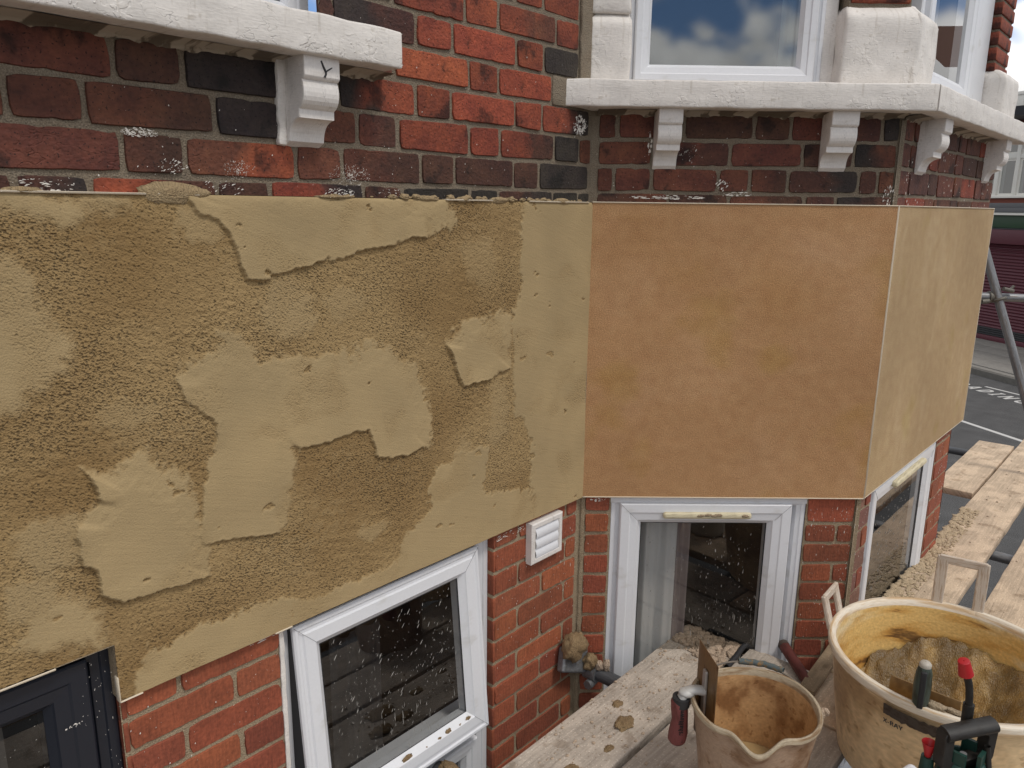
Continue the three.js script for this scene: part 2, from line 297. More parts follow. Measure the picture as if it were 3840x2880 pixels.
// a course: y of the bed below and above, joints from left to right, one tone letter (or two: left and right half) per brick; '.' leaves a gap
function course(wall, y0, y1, xs, tones, front, mat = M.brick) {
  xs.slice(0, -1).forEach((x, i) => {
    const t = tones[i] ?? 'm'; if (t === '.') return;
    const w = xs[i + 1] - x; if (w < 0.02) return;
    put(wall, 'brick', brickGeo(x + JV, xs[i + 1] - JV, y0 + JH, y1 - JH, front, TONE[t[0]], TONE[t[1] ?? t[0]]), mat);
  });
}
const mortarSheet = rects => quads(rects.map(([x0, x1, y0, y1, z]) => [[x0, y0, z], [x1, y0, z], [x1, y1, z], [x0, y1, z]]));
const JZ = -0.0190;                      // face of the joints
const BR = -0.015;                       // face of the bricks

// main wall above the render; darker rows under the sill carry painted shade
const wallL = put(house, 'brick_wall', mortarSheet([[-2.9, 0.02, -0.05, 0.352, JZ], [-0.962, 0.02, 0.352, 0.75, JZ]]), M.mortarOld, 'old red brickwork in sooty pale joints above the rough render');
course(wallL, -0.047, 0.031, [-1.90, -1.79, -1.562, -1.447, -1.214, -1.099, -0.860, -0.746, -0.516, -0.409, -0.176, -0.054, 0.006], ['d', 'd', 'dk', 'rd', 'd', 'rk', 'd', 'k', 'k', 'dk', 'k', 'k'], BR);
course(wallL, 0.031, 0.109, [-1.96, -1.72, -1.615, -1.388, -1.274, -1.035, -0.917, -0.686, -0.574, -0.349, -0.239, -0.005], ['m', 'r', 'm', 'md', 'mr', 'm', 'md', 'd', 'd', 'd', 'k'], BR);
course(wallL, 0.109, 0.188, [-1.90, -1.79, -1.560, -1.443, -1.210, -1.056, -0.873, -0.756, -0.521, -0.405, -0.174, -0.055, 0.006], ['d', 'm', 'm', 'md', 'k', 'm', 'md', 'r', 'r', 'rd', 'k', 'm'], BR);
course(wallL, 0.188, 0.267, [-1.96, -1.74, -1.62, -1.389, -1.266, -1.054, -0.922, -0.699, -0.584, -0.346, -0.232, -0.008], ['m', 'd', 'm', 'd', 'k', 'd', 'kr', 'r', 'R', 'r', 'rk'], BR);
course(wallL, 0.267, 0.344, [-0.870, -0.764, -0.522, -0.412, -0.189], ['m', 'R', 'r', 'R'], BR);
course(wallL, 0.344, 0.422, [-0.96, -0.930, -0.696, -0.578, -0.344, -0.229, -0.068], ['d', 'kd', 'r', 'R', 'r', 'k'], BR);
course(wallL, 0.422, 0.501, [-0.96, -0.88, -0.766, -0.536, -0.414, -0.176, -0.068], ['r', 'm', 'r', 'R', 'rm', 'r'], BR);
course(wallL, 0.501, 0.580, [-0.96, -0.93, -0.698, -0.582, -0.352, -0.235, -0.070], ['m', 'r', 'r', 'R', 'r', 'r'], BR);
course(wallL, 0.580, 0.659, [-0.96, -0.88, -0.766, -0.536, -0.414, -0.176, -0.068], ['r', 'r', 'm', 'R', 'r', 'r'], BR);
course(wallL, 0.659, 0.738, [-0.96, -0.93, -0.698, -0.582, -0.352, -0.235, -0.070], ['m', 'r', 'r', 'R', 'r', 'r'], BR);
{ // cement fillet against the bay's white block, and the patch under it
  const a = block(0.050, 0.40, 0.012, { r: 0.004, seg: 0.02, amp: 0.004, freq: 30 }).translate(-0.042, 0.545, -0.015);
  const b = block(0.085, 0.080, 0.010, { r: 0.004, seg: 0.02, amp: 0.003, freq: 30 }).translate(-0.145, 0.306, -0.019);
  put(wallL, 'mortar_fillet', mergeGeometries([a, b]), M.mortarOld);
}
put(house, 'upper_wall', bx(-2.9, 0.02, 0.75, 3.2, -0.22, BR, { seg: 4 }), std({ color: lin(0.2, 0.06, 0.04) }), 'plain brick wall above the picture');

// splayed bay side above the render
const wallA = onA(put(house, 'brick_wall', mortarSheet([[-0.02, WA + 0.002, -0.05, 0.29, JZ]]), M.mortarOld, 'brown red brickwork with dark soot and painted shade under the bay sill'));
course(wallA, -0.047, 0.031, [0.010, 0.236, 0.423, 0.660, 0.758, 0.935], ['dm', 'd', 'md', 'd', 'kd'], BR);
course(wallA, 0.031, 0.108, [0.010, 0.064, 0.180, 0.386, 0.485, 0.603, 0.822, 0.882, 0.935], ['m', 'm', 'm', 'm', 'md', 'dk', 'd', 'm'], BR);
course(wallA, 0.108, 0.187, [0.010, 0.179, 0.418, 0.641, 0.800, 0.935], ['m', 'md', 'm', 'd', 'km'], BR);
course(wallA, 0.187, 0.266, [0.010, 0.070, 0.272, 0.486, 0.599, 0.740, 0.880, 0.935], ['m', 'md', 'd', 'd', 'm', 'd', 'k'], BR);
// bay front above the render
const wallB = onB(put(house, 'brick_wall', mortarSheet([[-0.004, WB - 0.018, -0.05, 0.29, JZ]]), M.mortarOld, 'streaky red brickwork of the bay front under its sill'));
{
  const rows = [[-0.047, 0.031], [0.031, 0.115], [0.115, 0.195], [0.195, 0.272]];
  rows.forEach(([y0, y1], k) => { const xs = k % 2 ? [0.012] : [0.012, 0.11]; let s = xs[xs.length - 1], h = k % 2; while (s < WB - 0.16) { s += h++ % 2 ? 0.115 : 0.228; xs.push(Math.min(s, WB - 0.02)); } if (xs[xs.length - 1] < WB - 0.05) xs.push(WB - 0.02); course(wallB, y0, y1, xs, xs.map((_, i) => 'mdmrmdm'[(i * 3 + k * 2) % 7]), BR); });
}

// ---- render coats
const patches = {
  top: { lift: 3.5, edge: 1, pts: [[-1.292, 0.02], [-0.60, 0.02], [-0.618, -0.056], [-0.681, -0.095], [-0.748, -0.090], [-0.819, -0.113], [-0.938, -0.125], [-1.058, -0.150], [-1.130, -0.170], [-1.177, -0.162], [-1.188, -0.111], [-1.201, -0.084], [-1.228, -0.052], [-1.273, -0.035]] },
  left: { lift: 1.5, edge: 0, pts: [[-1.9, -0.10], [-1.643, -0.105], [-1.589, -0.116], [-1.565, -0.140], [-1.559, -0.178], [-1.539, -0.211], [-1.515, -0.262], [-1.530, -0.300], [-1.572, -0.318], [-1.604, -0.329], [-1.621, -0.357], [-1.672, -0.378], [-1.9, -0.42]] },
  centre: { lift: 2.6, edge: 1, pts: [[-1.327, -0.358], [-1.311, -0.329], [-1.276, -0.309], [-1.231, -0.288], [-1.240, -0.270], [-1.195, -0.278], [-1.158, -0.336], [-1.022, -0.340], [-0.922, -0.356], [-0.812, -0.351], [-0.725, -0.409], [-0.703, -0.472], [-0.677, -0.551], [-0.694, -0.622], [-0.761, -0.638], [-0.857, -0.621], [-0.882, -0.545], [-0.936, -0.539], [-1.020, -0.549], [-1.081, -0.546], [-1.096, -0.640], [-1.114, -0.711], [-1.144, -0.726], [-1.307, -0.694], [-1.315, -0.669], [-1.298, -0.574], [-1.267, -0.493], [-1.258, -0.451], [-1.290, -0.416], [-1.319, -0.395]] },
  trowelled: { lift: 5, edge: 1, pts: [[-1.510, -0.490], [-1.410, -0.487], [-1.395, -0.512], [-1.325, -0.557], [-1.312, -0.630], [-1.298, -0.767], [-1.372, -0.766], [-1.477, -0.759], [-1.514, -0.733], [-1.516, -0.680], [-1.536, -0.664], [-1.540, -0.579], [-1.499, -0.549]] },
  flap: { lift: 4.5, edge: 1, pts: [[-0.616, -0.369], [-0.561, -0.330], [-0.455, -0.303], [-0.371, -0.319], [-0.364, -0.464], [-0.453, -0.488], [-0.562, -0.493], [-0.588, -0.441]] },
  column: { lift: 2, edge: .4, pts: [[-0.326, 0.02], [0.05, 0.02], [0.05, -1.0], [-0.24, -1.0], [-0.261, -0.945], [-0.278, -0.716], [-0.344, -0.588], [-0.367, -0.340], [-0.325, -0.239]] },
  low: { lift: 1.6, edge: .3, pts: [[-0.766, -0.845], [-0.701, -0.826], [-0.674, -0.691], [-0.562, -0.685], [-0.455, -0.683], [-0.489, -0.807], [-0.274, -0.866], [-0.249, -0.99], [-0.816, -0.99], [-0.786, -0.903]] },
  foot: { lift: 2, edge: .5, pts: [[-1.459, -0.917], [-1.432, -0.873], [-1.362, -0.876], [-1.291, -0.871], [-1.199, -0.870], [-1.040, -0.922], [-0.904, -0.925], [-0.799, -0.918], [-0.785, -0.99], [-1.455, -0.99]] },
  fan: { lift: 0.8, edge: 0, pts: [[-1.667, -0.780], [-1.634, -0.741], [-1.563, -0.711], [-1.529, -0.767], [-1.507, -0.829], [-1.574, -0.814]] },
  scrape: { lift: 0.6, edge: 0, pts: [[-1.7, 0.01], [-1.398, -0.010], [-1.423, -0.031], [-1.513, -0.041], [-1.7, -0.043]] },
};
function sdPoly(P, x, y) {
  let d = 1e9, inside = false;
  for (let i = 0, j = P.length - 1; i < P.length; j = i++) {
    const [ax, ay] = P[j], [bx_, by] = P[i], ex = bx_ - ax, ey = by - ay, wx = x - ax, wy = y - ay, t = clamp((wx * ex + wy * ey) / (ex * ex + ey * ey));
    d = Math.min(d, Math.hypot(wx - ex * t, wy - ey * t)); if ((ay > y) !== (by > y) && x < ex * (y - ay) / (by - ay) + ax) inside = !inside;
  }
  return inside ? d : -d;
}
const patchList = Object.values(patches).map(p => { const xs = p.pts.map(q => q[0]), ys = p.pts.map(q => q[1]); return { ...p, b: [Math.min(...xs) - .06, Math.max(...xs) + .06, Math.min(...ys) - .06, Math.max(...ys) + .06] }; });
const rubs = [[-.596, -.045, .026, .03, .9], [-1.083, -.235, .07, .075, .65], [-1.262, -.046, .05, .05, .6], [-1.565, -.61, .07, .055, .65], [-1.615, -.70, .05, .05, .7], [-1.53, -.02, .12, .018, .75], [-.93, -.02, .2, .02, .4], [-.55, -.70, .06, .06, .5], [-.87, -.80, .05, .03, .5], [-.50, -.155, .07, .07, .35], [-1.43, -.40, .05, .04, .4], [-.93, -.24, .06, .03, .4], [-.42, -.60, .05, .10, .45]];
function coatAt(x, y) {                  // -> [height m, smoothness 0..1]
  const wx = 0.014 * fbm(x * 11, y * 11, 3, 256, 91) + 0.008 * fbm(x * 62, y * 62, 3, 256, 92), wy = 0.014 * fbm(x * 11 + 40, y * 11, 3, 256, 93) + 0.008 * fbm(x * 62 + 9, y * 62, 3, 256, 94);
  let sm = 0, lift = 0, lip = 0;
  for (const p of patchList) {
    if (x < p.b[0] || x > p.b[1] || y < p.b[2] || y > p.b[3]) continue;
    let d = sdPoly(p.pts, x + wx * (p.edge === 1 ? .6 : 1.9), y + wy * (p.edge === 1 ? .6 : 1.9)), sharp = 0;
    if (d < -.07) continue;
    if (p.edge === 1 && d < .06) { // the trowel leaves a crisp step where it stopped (left and below) and feathers out elsewhere
      const gx = sdPoly(p.pts, x + .015, y) - sdPoly(p.pts, x - .015, y), gy = sdPoly(p.pts, x, y + .015) - sdPoly(p.pts, x, y - .015);
      sharp = sstep(.15, .75, (gx * .75 + gy * .8) / .03 + .5 * pn(x * 9, y * 9, 256, 88));
      d += (1 - sharp) * (2.2 * wx + 1.2 * wy);
    } else if (p.edge === 1) sharp = .6;
    const ls = p.edge === 1 ? mix(sharp, .6, sstep(.012, .058, d)) : 0;
    const soft = mix(p.edge === 1 ? .013 : p.edge ? .008 : .022, .0022, sharp), q = sstep(-soft, soft * .7, d), taper = Math.exp(-Math.max(0, d) / .12) * .75 + .25;
    sm = Math.max(sm, q); lift = Math.max(lift, q * p.lift * mix(.2, 1.45, ls) * taper);
    lip = Math.max(lip, sharp * Math.exp(-((d - 0.003) ** 2) / 1.2e-5) * 1.1 * sstep(-.1, .4, pn(x * 14, y * 14, 256, 96) + .2));
  }
  for (const [bx0, by0, rx, ry, amt] of rubs) { const q = ((x + wx * 2 - bx0) / rx) ** 2 + ((y + wy * 2 - by0) / ry) ** 2; if (q < 1.6) sm = Math.max(sm, amt * (1 - sstep(.35, 1.3, q + .5 * fbm(x * 24, y * 30, 3, 256, 86)))); }
  const hollow = sstep(0.56, 0.62, fbm(x * 13 + 5, y * 19, 5, 256, 98)); // scuffs that broke the trowelled skin
  sm *= 1 - 0.95 * hollow; lift *= 1 - .7 * hollow;
  const half = sstep(.02, .5, fbm(x * 3.1 + 8, y * 3.6, 4, 256, 95)); sm = Math.max(sm * (1 - .30 * sstep(.05, .5, fbm(x * 6, y * 6 + 9, 4, 256, 97))), .24 * half * sstep(-.2, .35, fbm(x * 40, y * 52, 3, 256, 89)));
  const loose = 0.55 + 0.6 * sstep(-.3, .5, fbm(x * 5, y * 5, 3, 256, 99));
  const ang = x * 0.32 + y;               // drag marks of the rule rise slightly to the right
  const g1 = pn(x * 85, y * 105, 256, 100), g2 = pn(x * 190, y * 210, 256, 101), g3 = pn(x * 38, ang * 52, 256, 102), g4 = pn(x * 9, ang * 80, 256, 103);
  const rough = (1.5 * g1 + 1.0 * g2 + 1.7 * g3 + 0.9 * g4) * loose - 0.8 * Math.max(0, 0.28 - Math.abs(pn(x * 30 + 3 * g3, y * 36, 256, 104)) * 3);
  // torn scallops left by the rule: terraces of a warped noise
  const tq = 3.4 * fbm(x * 15 + .35 * g3, ang * 24, 3, 256, 110) + .5 * g1, tf = tq - Math.floor(tq), torn = (tf < .82 ? tf / .82 : (1 - tf) / .18) * 2.6 * sstep(-.12, .38, fbm(x * 3.4 + 2, y * 3.4, 3, 256, 113));
  const big = 1.8 * fbm(x * 3, y * 3, 3, 256, 105);
  const fine = 0.18 * pn(x * 120, y * 120, 256, 106) + 0.25 * pn(x * 6, ang * 60, 256, 107);
  return [(big + lift + lip + mix(rough + torn - 1.2, fine, sm) - 1.0 * (1 - sm)) * 0.001, sm];
}
{
  const xs = []; for (let x = -2.6; x < -1.8; x += 0.012) xs.push(x); for (let x = -1.8; x < 0.0015; x += 0.0025) xs.push(x);
  const ys = []; for (let y = -0.9635; y <= 0.0005; y += 0.0025) ys.push(y);
  const step = 0.1215; let js = Math.round(step / 0.0025);
  const nu = xs.length, nv = ys.length, h = new Float32Array(nu * nv), s = new Float32Array(nu * nv);
  for (let j = 0; j < nv; j++) for (let i = 0; i < nu; i++) { const [a, b] = coatAt(xs[i], ys[j]); h[j * nu + i] = a; s[j * nu + i] = b; }
  const X0 = -1.8, XW = 1.8025, Y0 = -0.9635, YW = 0.964, i0 = xs.findIndex(x => x >= X0 - 1e-6);
  const maskAt = (x, y) => { const fx = clamp((x - X0) / .0025, 0, nu - i0 - 1.001), fy = clamp((y - Y0) / .0025, 0, nv - 1.001), i = Math.floor(fx), j = Math.floor(fy), a = fx - i, b = fy - j, q = j * nu + i + i0; return mix(mix(s[q], s[q + 1], a), mix(s[q + nu], s[q + nu + 1], a), b); };
  const TW = 2048, TH = 1088, bump = new Float32Array(TW * TH);
  const map = tex(TW, TH, (u, v) => {
    const x = X0 + u * XW, y = Y0 + v * YW, k = maskAt(x, y), ang = y + x * .32;
    const f = fbm(x * 7, y * 7, 3, 256, 112), damp = fbm(x * 2.3, y * 2.3, 3, 256, 111), wet = sstep(-.35, .45, damp + .2 * f);
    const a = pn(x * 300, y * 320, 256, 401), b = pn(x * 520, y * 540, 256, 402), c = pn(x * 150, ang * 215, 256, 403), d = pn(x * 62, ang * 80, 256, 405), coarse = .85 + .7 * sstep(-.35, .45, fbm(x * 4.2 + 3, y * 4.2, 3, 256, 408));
    const grit = (0.55 * a + 0.45 * b + .5 * c + .35 * d) * coarse, pit = sstep(.16, .62, (-.8 * c - .6 * a + .4 * d) * coarse), sp = sstep(.52, .62, pn(x * 330 + 7, y * 330, 256, 404));  // pit paints crevice shade into the sand grain colour
    const ro = [mix(.340, .255, wet), mix(.230, .158, wet), mix(.100, .058, wet)], sm = [.392, .288, .146];
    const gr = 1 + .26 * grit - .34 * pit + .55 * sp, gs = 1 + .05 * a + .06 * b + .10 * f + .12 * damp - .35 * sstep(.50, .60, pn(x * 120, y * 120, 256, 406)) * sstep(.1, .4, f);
    bump[Math.floor(v * TH) * TW + Math.floor(u * TW)] = mix(.5 + .24 * grit - .20 * pit, .60 + .05 * a + .05 * b + .03 * pn(x * 14, ang * 170, 256, 407), k);
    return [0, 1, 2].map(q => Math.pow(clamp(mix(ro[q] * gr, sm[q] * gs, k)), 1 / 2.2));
  });
  const bumpT = tex(TW, TH, (u, v) => bump[Math.floor(v * TH) * TW + Math.floor(u * TW)], [1, 1], false);
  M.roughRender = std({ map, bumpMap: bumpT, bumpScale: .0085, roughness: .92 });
  const g = gridGeo(nu, nv, (i, j) => { const e = ys[nv - 1] - ys[j], top = Math.exp(-e / 0.004) * 0.004; return [xs[i], ys[j], h[j * nu + i] - top, (xs[i] - X0) / XW, (ys[j] - Y0) / YW]; });
  const old = g.index.array, idx = []; // the band steps up over the dark window on the left
  for (let q = 0; q < old.length; q += 3) { const c = [0, 1, 2].map(k => old[q + k]); if (c.some(k => { const i = k % nu, j = (k / nu) | 0; return xs[i] < -1.500 && j < js; })) continue; idx.push(...c); }
  g.setIndex(idx);
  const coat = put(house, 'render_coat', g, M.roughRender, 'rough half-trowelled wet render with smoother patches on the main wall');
  // thickness at the foot and the step
  const foot = quads([[[-1.4985, YB - .003, 0.0], [0, YB - .003, 0.0], [0, YB - .003, -0.05], [-1.4985, YB - .003, -0.05]], [[-2.6, -0.842, 0], [-1.4985, -0.842, 0], [-1.4985, -0.842, -0.06], [-2.6, -0.842, -0.06]], [[-1.4985, -0.842, 0], [-1.4985, YB - .003, 0], [-1.4985, YB - .003, -0.06], [-1.4985, -0.842, -0.06]], [[-2.6, 0, -.003], [0, 0, -.003], [0, 0, -0.03], [-2.6, 0, -0.03]]]);
  put(coat, 'render_edge', foot, M.mortarNew);
  const beads = [bx(-2.6, -1.36, -0.002, 0.0008, -0.02, 0.0035), bx(-1.34, -1.26, -0.002, 0.0008, -0.02, 0.0035), bx(-0.62, -0.45, -0.002, 0.0008, -0.02, 0.0035), bx(-0.3, -0.02, -0.002, 0.0008, -0.02, 0.0035), bx(-1.4995, -1.4975, YB - 0.005, -0.91, -0.012, 0.004), bx(-1.50, -1.455, YB - 0.005, YB - 0.003, -0.012, 0.0035), bx(-1.16, -1.115, YB - 0.006, YB - 0.003, -0.012, 0.003), bx(-1.9, -1.60, -0.845, -0.842, -0.012, 0.003)];
  put(coat, 'render_bead', mergeGeometries(beads), M.bead);
  // lumps squeezed out along the top edge
  const r = rng(5), ls = [];
  for (let i = 0; i < 70; i++) { const x = -1.0 + r() * 0.98, k = 0.002 + 0.006 * r() ** 2; ls.push(lump(k * 1.8, k, k, i, 2, .5).translate(x, 0.001 + k * .3, -0.004)); }
  for (const [x, w, hh] of [[-1.315, 0.062, 0.021], [-1.285, 0.050, 0.014], [-1.555, 0.03, 0.007], [-0.55, 0.03, 0.008], [-0.42, 0.035, 0.009], [-0.15, 0.035, 0.010], [-0.68, 0.04, 0.008], [-0.95, 0.05, 0.005]]) ls.push(lump(w, hh, 0.010, x * 9, 4, .25).translate(x, 0.0, -0.006));
  put(coat, 'mortar_lump', mergeGeometries(ls), std({ map: M.mortarWet.map, bumpMap: M.mortarWet.bumpMap, bumpScale: .006, color: lin(.40, .30, .17), roughness: .95 }), undefined, 'stuff');
}
function fineCoat(w, tone0, seed, streak) {
  let tone = tone0;
  const nu = Math.round(w / 0.006), nv = 160, X = i => w * i / (nu - 1), Y = j => YB + (0 - YB) * j / (nv - 1);
  const hgt = (x, y) => 0.0010 * fbm(x * 7 + seed, y * 7, 4, 256, 120) + 0.0003 * pn(x * 60, y * 60 + seed, 256, 122) + 0.0005 * pn(x * 4, y * 30, 256, 121) + 0.0006 * pn(Math.hypot(x - .3, y + 1.3) * 26, Math.atan2(y + 1.3, x - .3) * 3, 256, 119);
  return gridGeo(nu, nv, (i, j) => [X(i), Y(j), hgt(X(i), Y(j)), X(i), Y(j)], (i, j) => {
    const x = X(i), y = Y(j), qx = x + .12 * fbm(x * 3 + seed, y * 3, 3, 256, 126), qy = y + .12 * fbm(x * 3, y * 3 + seed, 3, 256, 127), a = fbm(qx * 1.7 + seed, qy * 1.7, 4, 256, 123), b = streak ? pn(qx * 9 + seed, qy * 1.6, 256, 124) + .5 * pn(qx * 19 + seed, qy * 3, 256, 128) : fbm(qx * 4 + seed, qy * 4, 4, 256, 124);
    const ochre = sstep(.2, .6, fbm(x * 3.3 + seed * 2, y * 3.3 + 5, 4, 256, 125)), pale = sstep(.1, .6, b + a * .5);
    const blob = streak ? 0 : .8 * Math.exp(-(((x - .60) / .11) ** 2 + ((y + .29) / .10) ** 2) * (1 + b)) + .5 * Math.exp(-(((x - .16) / .09) ** 2 + ((y + .1) / .08) ** 2) * (1 + b)) + .5 * Math.exp(-(((x - .32) / .10) ** 2 + ((y + .24) / .07) ** 2) * (1 + a)) - .5 * Math.exp(-(((x - .68) / .12) ** 2 + ((y + .17) / .07) ** 2)), arc = pn(Math.hypot(x - .3, y + 1.3) * 16, Math.atan2(y + 1.3, x - .3) * 3 + seed, 256, 129);
    tone = [tone0[0] * (1 - .07 * blob + .035 * arc), tone0[1] * (1 - .11 * blob + .04 * arc), tone0[2] * (1 - .22 * blob + .045 * arc)];
    return [tone[0] * (1 + .15 * a + .06 * pale - .07 * ochre), tone[1] * (1 + .17 * a + .09 * pale - .06 * ochre), tone[2] * (1 + .19 * a + .15 * pale - .24 * ochre)];
  });
}
{
  const a = onA(put(house, 'render_coat', fineCoat(WA, [0.515, 0.292, 0.137], 3.1, false), M.fineRender, 'finished tan brown render on the splayed side of the bay'));
  put(a, 'render_bead', mergeGeometries([bx(0, WA, -0.0015, 0.002, -0.02, 0.003), bx(0.004, WA - .001, YB - 0.003, YB, -0.02, 0.003), quads([[[0, YB - .003, .002], [WA, YB - .003, .002], [WA, YB - .003, -.05], [0, YB - .003, -.05]]])]), M.bead);
  const b = onB(put(house, 'render_coat', fineCoat(WB, [0.510, 0.355, 0.188], 8.7, true), M.fineRender, 'finished pale sand render with vertical streaks on the bay front'));
  put(b, 'render_bead', mergeGeometries([bx(0, WB, -0.0015, 0.002, -0.02, 0.003), bx(0, WB, YB - 0.003, YB, -0.05, 0.001), bx(-0.001, 0.001, YB, 0, -0.006, 0.0028), bx(WB - .003, WB, YB, 0, -0.05, 0.0015)]), M.bead);
}
{ // next side of the bay, turning away behind the front
  const g = new THREE.Group(), x0 = C2[0] + WB, z0 = C2[1], c = Math.cos(SPLAY), s = Math.sin(SPLAY), p = (t, y, o) => [x0 + t * c + o * s, y, z0 - t * s + o * c];
  put(house, 'render_coat', quads([[p(0, YB, -.001), p(WA, YB, -.001), p(WA, 0, -.001), p(0, 0, -.001)]]), std({ color: lin(0.45, 0.33, 0.19) }));
  const rb = std({ color: lin(0.22, 0.06, 0.04) }), k = -.13; put(house, 'brick_wall', quads([[[x0 + k, -2.6, z0 - .016], [x0 + k + WA * c, -2.6, z0 - WA * s], [x0 + k + WA * c, YB, z0 - WA * s], [x0 + k, YB, z0 - .016]]]), rb); put(house, 'brick_wall', quads([[[x0 - .08, 0, z0 - .1], [x0 - .08 + WA * c, 0, z0 - .1 - WA * s], [x0 - .08 + WA * c, 3, z0 - .1 - WA * s], [x0 - .08, 3, z0 - .1]]]), rb);
}

// ---- sills and brackets
const SY0 = 0.270, SY1 = 0.345;
{
  const s = put(house, 'window_sill', block(2.08, SY1 - SY0, 0.24, { r: 0.005, seg: 0.022, amp: 0.0035, freq: 14, seed: 2 }).translate(-0.825 - 1.04, (SY0 + SY1) / 2, 0.085 - 0.12), M.paint, 'white painted sill with a grimy underside above the rough render');
  put(s, 'sill_bracket', bracket(0.085, 0.066).translate(-1.060, 0, BR), M.paintSmooth, 'white scrolled bracket with a dark cracked top');
  put(s, 'paint_fillet', fillet(-1.9, -0.80, 6), M.oldPaint);
  put(s, 'crack', mergeGeometries([tube([[-1.020, .262, BR + .080], [-1.015, .250, BR + .0815], [-1.010, .240, BR + .0815], [-1.014, .231, BR + .081]], .0022, 12, 6), tube([[-.994, .252, BR + .080], [-1.003, .247, BR + .0815], [-1.011, .242, BR + .0815]], .0014, 12, 6)]), M.gasket);
  const wall = block(0.018, 0.17, 0.020, { r: 0.004, seg: 0.012, amp: 0.005, freq: 40 }).translate(-1.068, 0.185, BR); put(s, 'paint_fillet', wall, M.paint);
}
function bracket(w, d) {                 // scrolled corbel, x 0..w, hanging from the sill, out from z = 0
  const sh = new THREE.Shape();
  sh.moveTo(0, SY0 + .003); sh.lineTo(d + .012, SY0 + .003); sh.lineTo(d + .012, 0.233); sh.quadraticCurveTo(d + .010, 0.228, d + .002, 0.227);
  sh.bezierCurveTo(d + .012, 0.205, d + .010, 0.180, d - .012, 0.172); sh.lineTo(d - .012, 0.156); sh.bezierCurveTo(d - .040, 0.152, d - .050, 0.135, d - .052, 0.112); sh.lineTo(0, 0.104); sh.closePath();
  const g = new THREE.ExtrudeGeometry(sh, { depth: w - .006, bevelEnabled: true, bevelSize: 0.003, bevelThickness: 0.003, bevelSegments: 2, curveSegments: 8 });
  g.rotateY(-Math.PI / 2).translate(w - .003, 0, 0);       // shape x -> z
  const p = g.attributes.position; // the extrude's axis now runs along -x; mirror so that shape x points to +z
  for (let i = 0; i < p.count; i++) p.setZ(i, p.getZ(i));
  return g;
}
function fillet(x0, x1, seed) {          // torn paint and cement where a sill's underside meets the bricks
  const n = Math.round((x1 - x0) / 0.008);
  return gridGeo(n, 4, (i, j) => { const x = mix(x0, x1, i / (n - 1)), t = 0.009 + 0.014 * Math.max(0, fbm(x * 22, seed, 5, 256, 131) + .2), o = [0.045, 0.006, 0.003, -0.006][j], y = [SY0 - 0.001, SY0 - t * .45, SY0 - t, SY0 - t - .002][j]; return [x, y, BR + o, x, y]; });
}
{
  const m = 0.085, k = m * Math.tan(SPLAY / 2), zb = -0.13;   // mitred at the bay's corner
  const c = Math.cos(SPLAY), s = Math.sin(SPLAY), A = (t, o) => [t * c - o * s, t * s + o * c], h = SY1 - SY0;
  const ga = block(WA + k + 0.125, h, m - zb, { r: 0.005, seg: 0.022, amp: 0.0028, freq: 14, seed: 5 });
  ga.translate((WA + k - 0.125) / 2, (SY0 + SY1) / 2, (m + zb) / 2);
  { const p = ga.attributes.position; for (let i = 0; i < p.count; i++) { let x = p.getX(i), z = p.getZ(i); const lim = WA + z * Math.tan(SPLAY / 2); if (x > lim - .002) x = lim - .002 + (x - lim) * .0; p.setX(i, x); } ga.computeVertexNormals(); weldNormals(ga); ga.rotateY(-SPLAY); }
  const gb = block(WB + 0.25, h, m - zb, { r: 0.005, seg: 0.022, amp: 0.0028, freq: 14, seed: 6 }).translate((WB + 0.25) / 2 - 0.12, (SY0 + SY1) / 2, (m + zb) / 2);
  { const p = gb.attributes.position; for (let i = 0; i < p.count; i++) { let x = p.getX(i), z = p.getZ(i); const lo = -z * Math.tan(SPLAY / 2), hi = WB + z * Math.tan(SPLAY / 2); x = clamp(x, lo + .0015, hi); p.setX(i, x); } ga.computeVertexNormals(); weldNormals(gb); weldNormals(ga); gb.translate(C2[0], 0, C2[1]); }
  const bay = put(house, 'window_sill', mergeGeometries([ga, gb]), M.paint, 'white flaking sill running round the bay');
  for (const [x, w] of [[0.180, 0.072], [0.692, 0.082]]) { const b = put(bay, 'sill_bracket', bracket(w, 0.058), M.paintSmooth); b.rotation.y = -SPLAY; const o = A(x, BR); b.position.set(o[0], 0, o[1]); }
  for (const x of [0.170, 1.128]) { const b = put(bay, 'sill_bracket', bracket(0.092, 0.060), M.paintSmooth); b.position.set(C2[0] + x, 0, C2[1] + BR); }
  onA(put(bay, 'paint_fillet', fillet(0.005, 0.94, 3), M.oldPaint)); onB(put(bay, 'paint_fillet', fillet(0.0, WB - .03, 9), M.oldPaint));
}

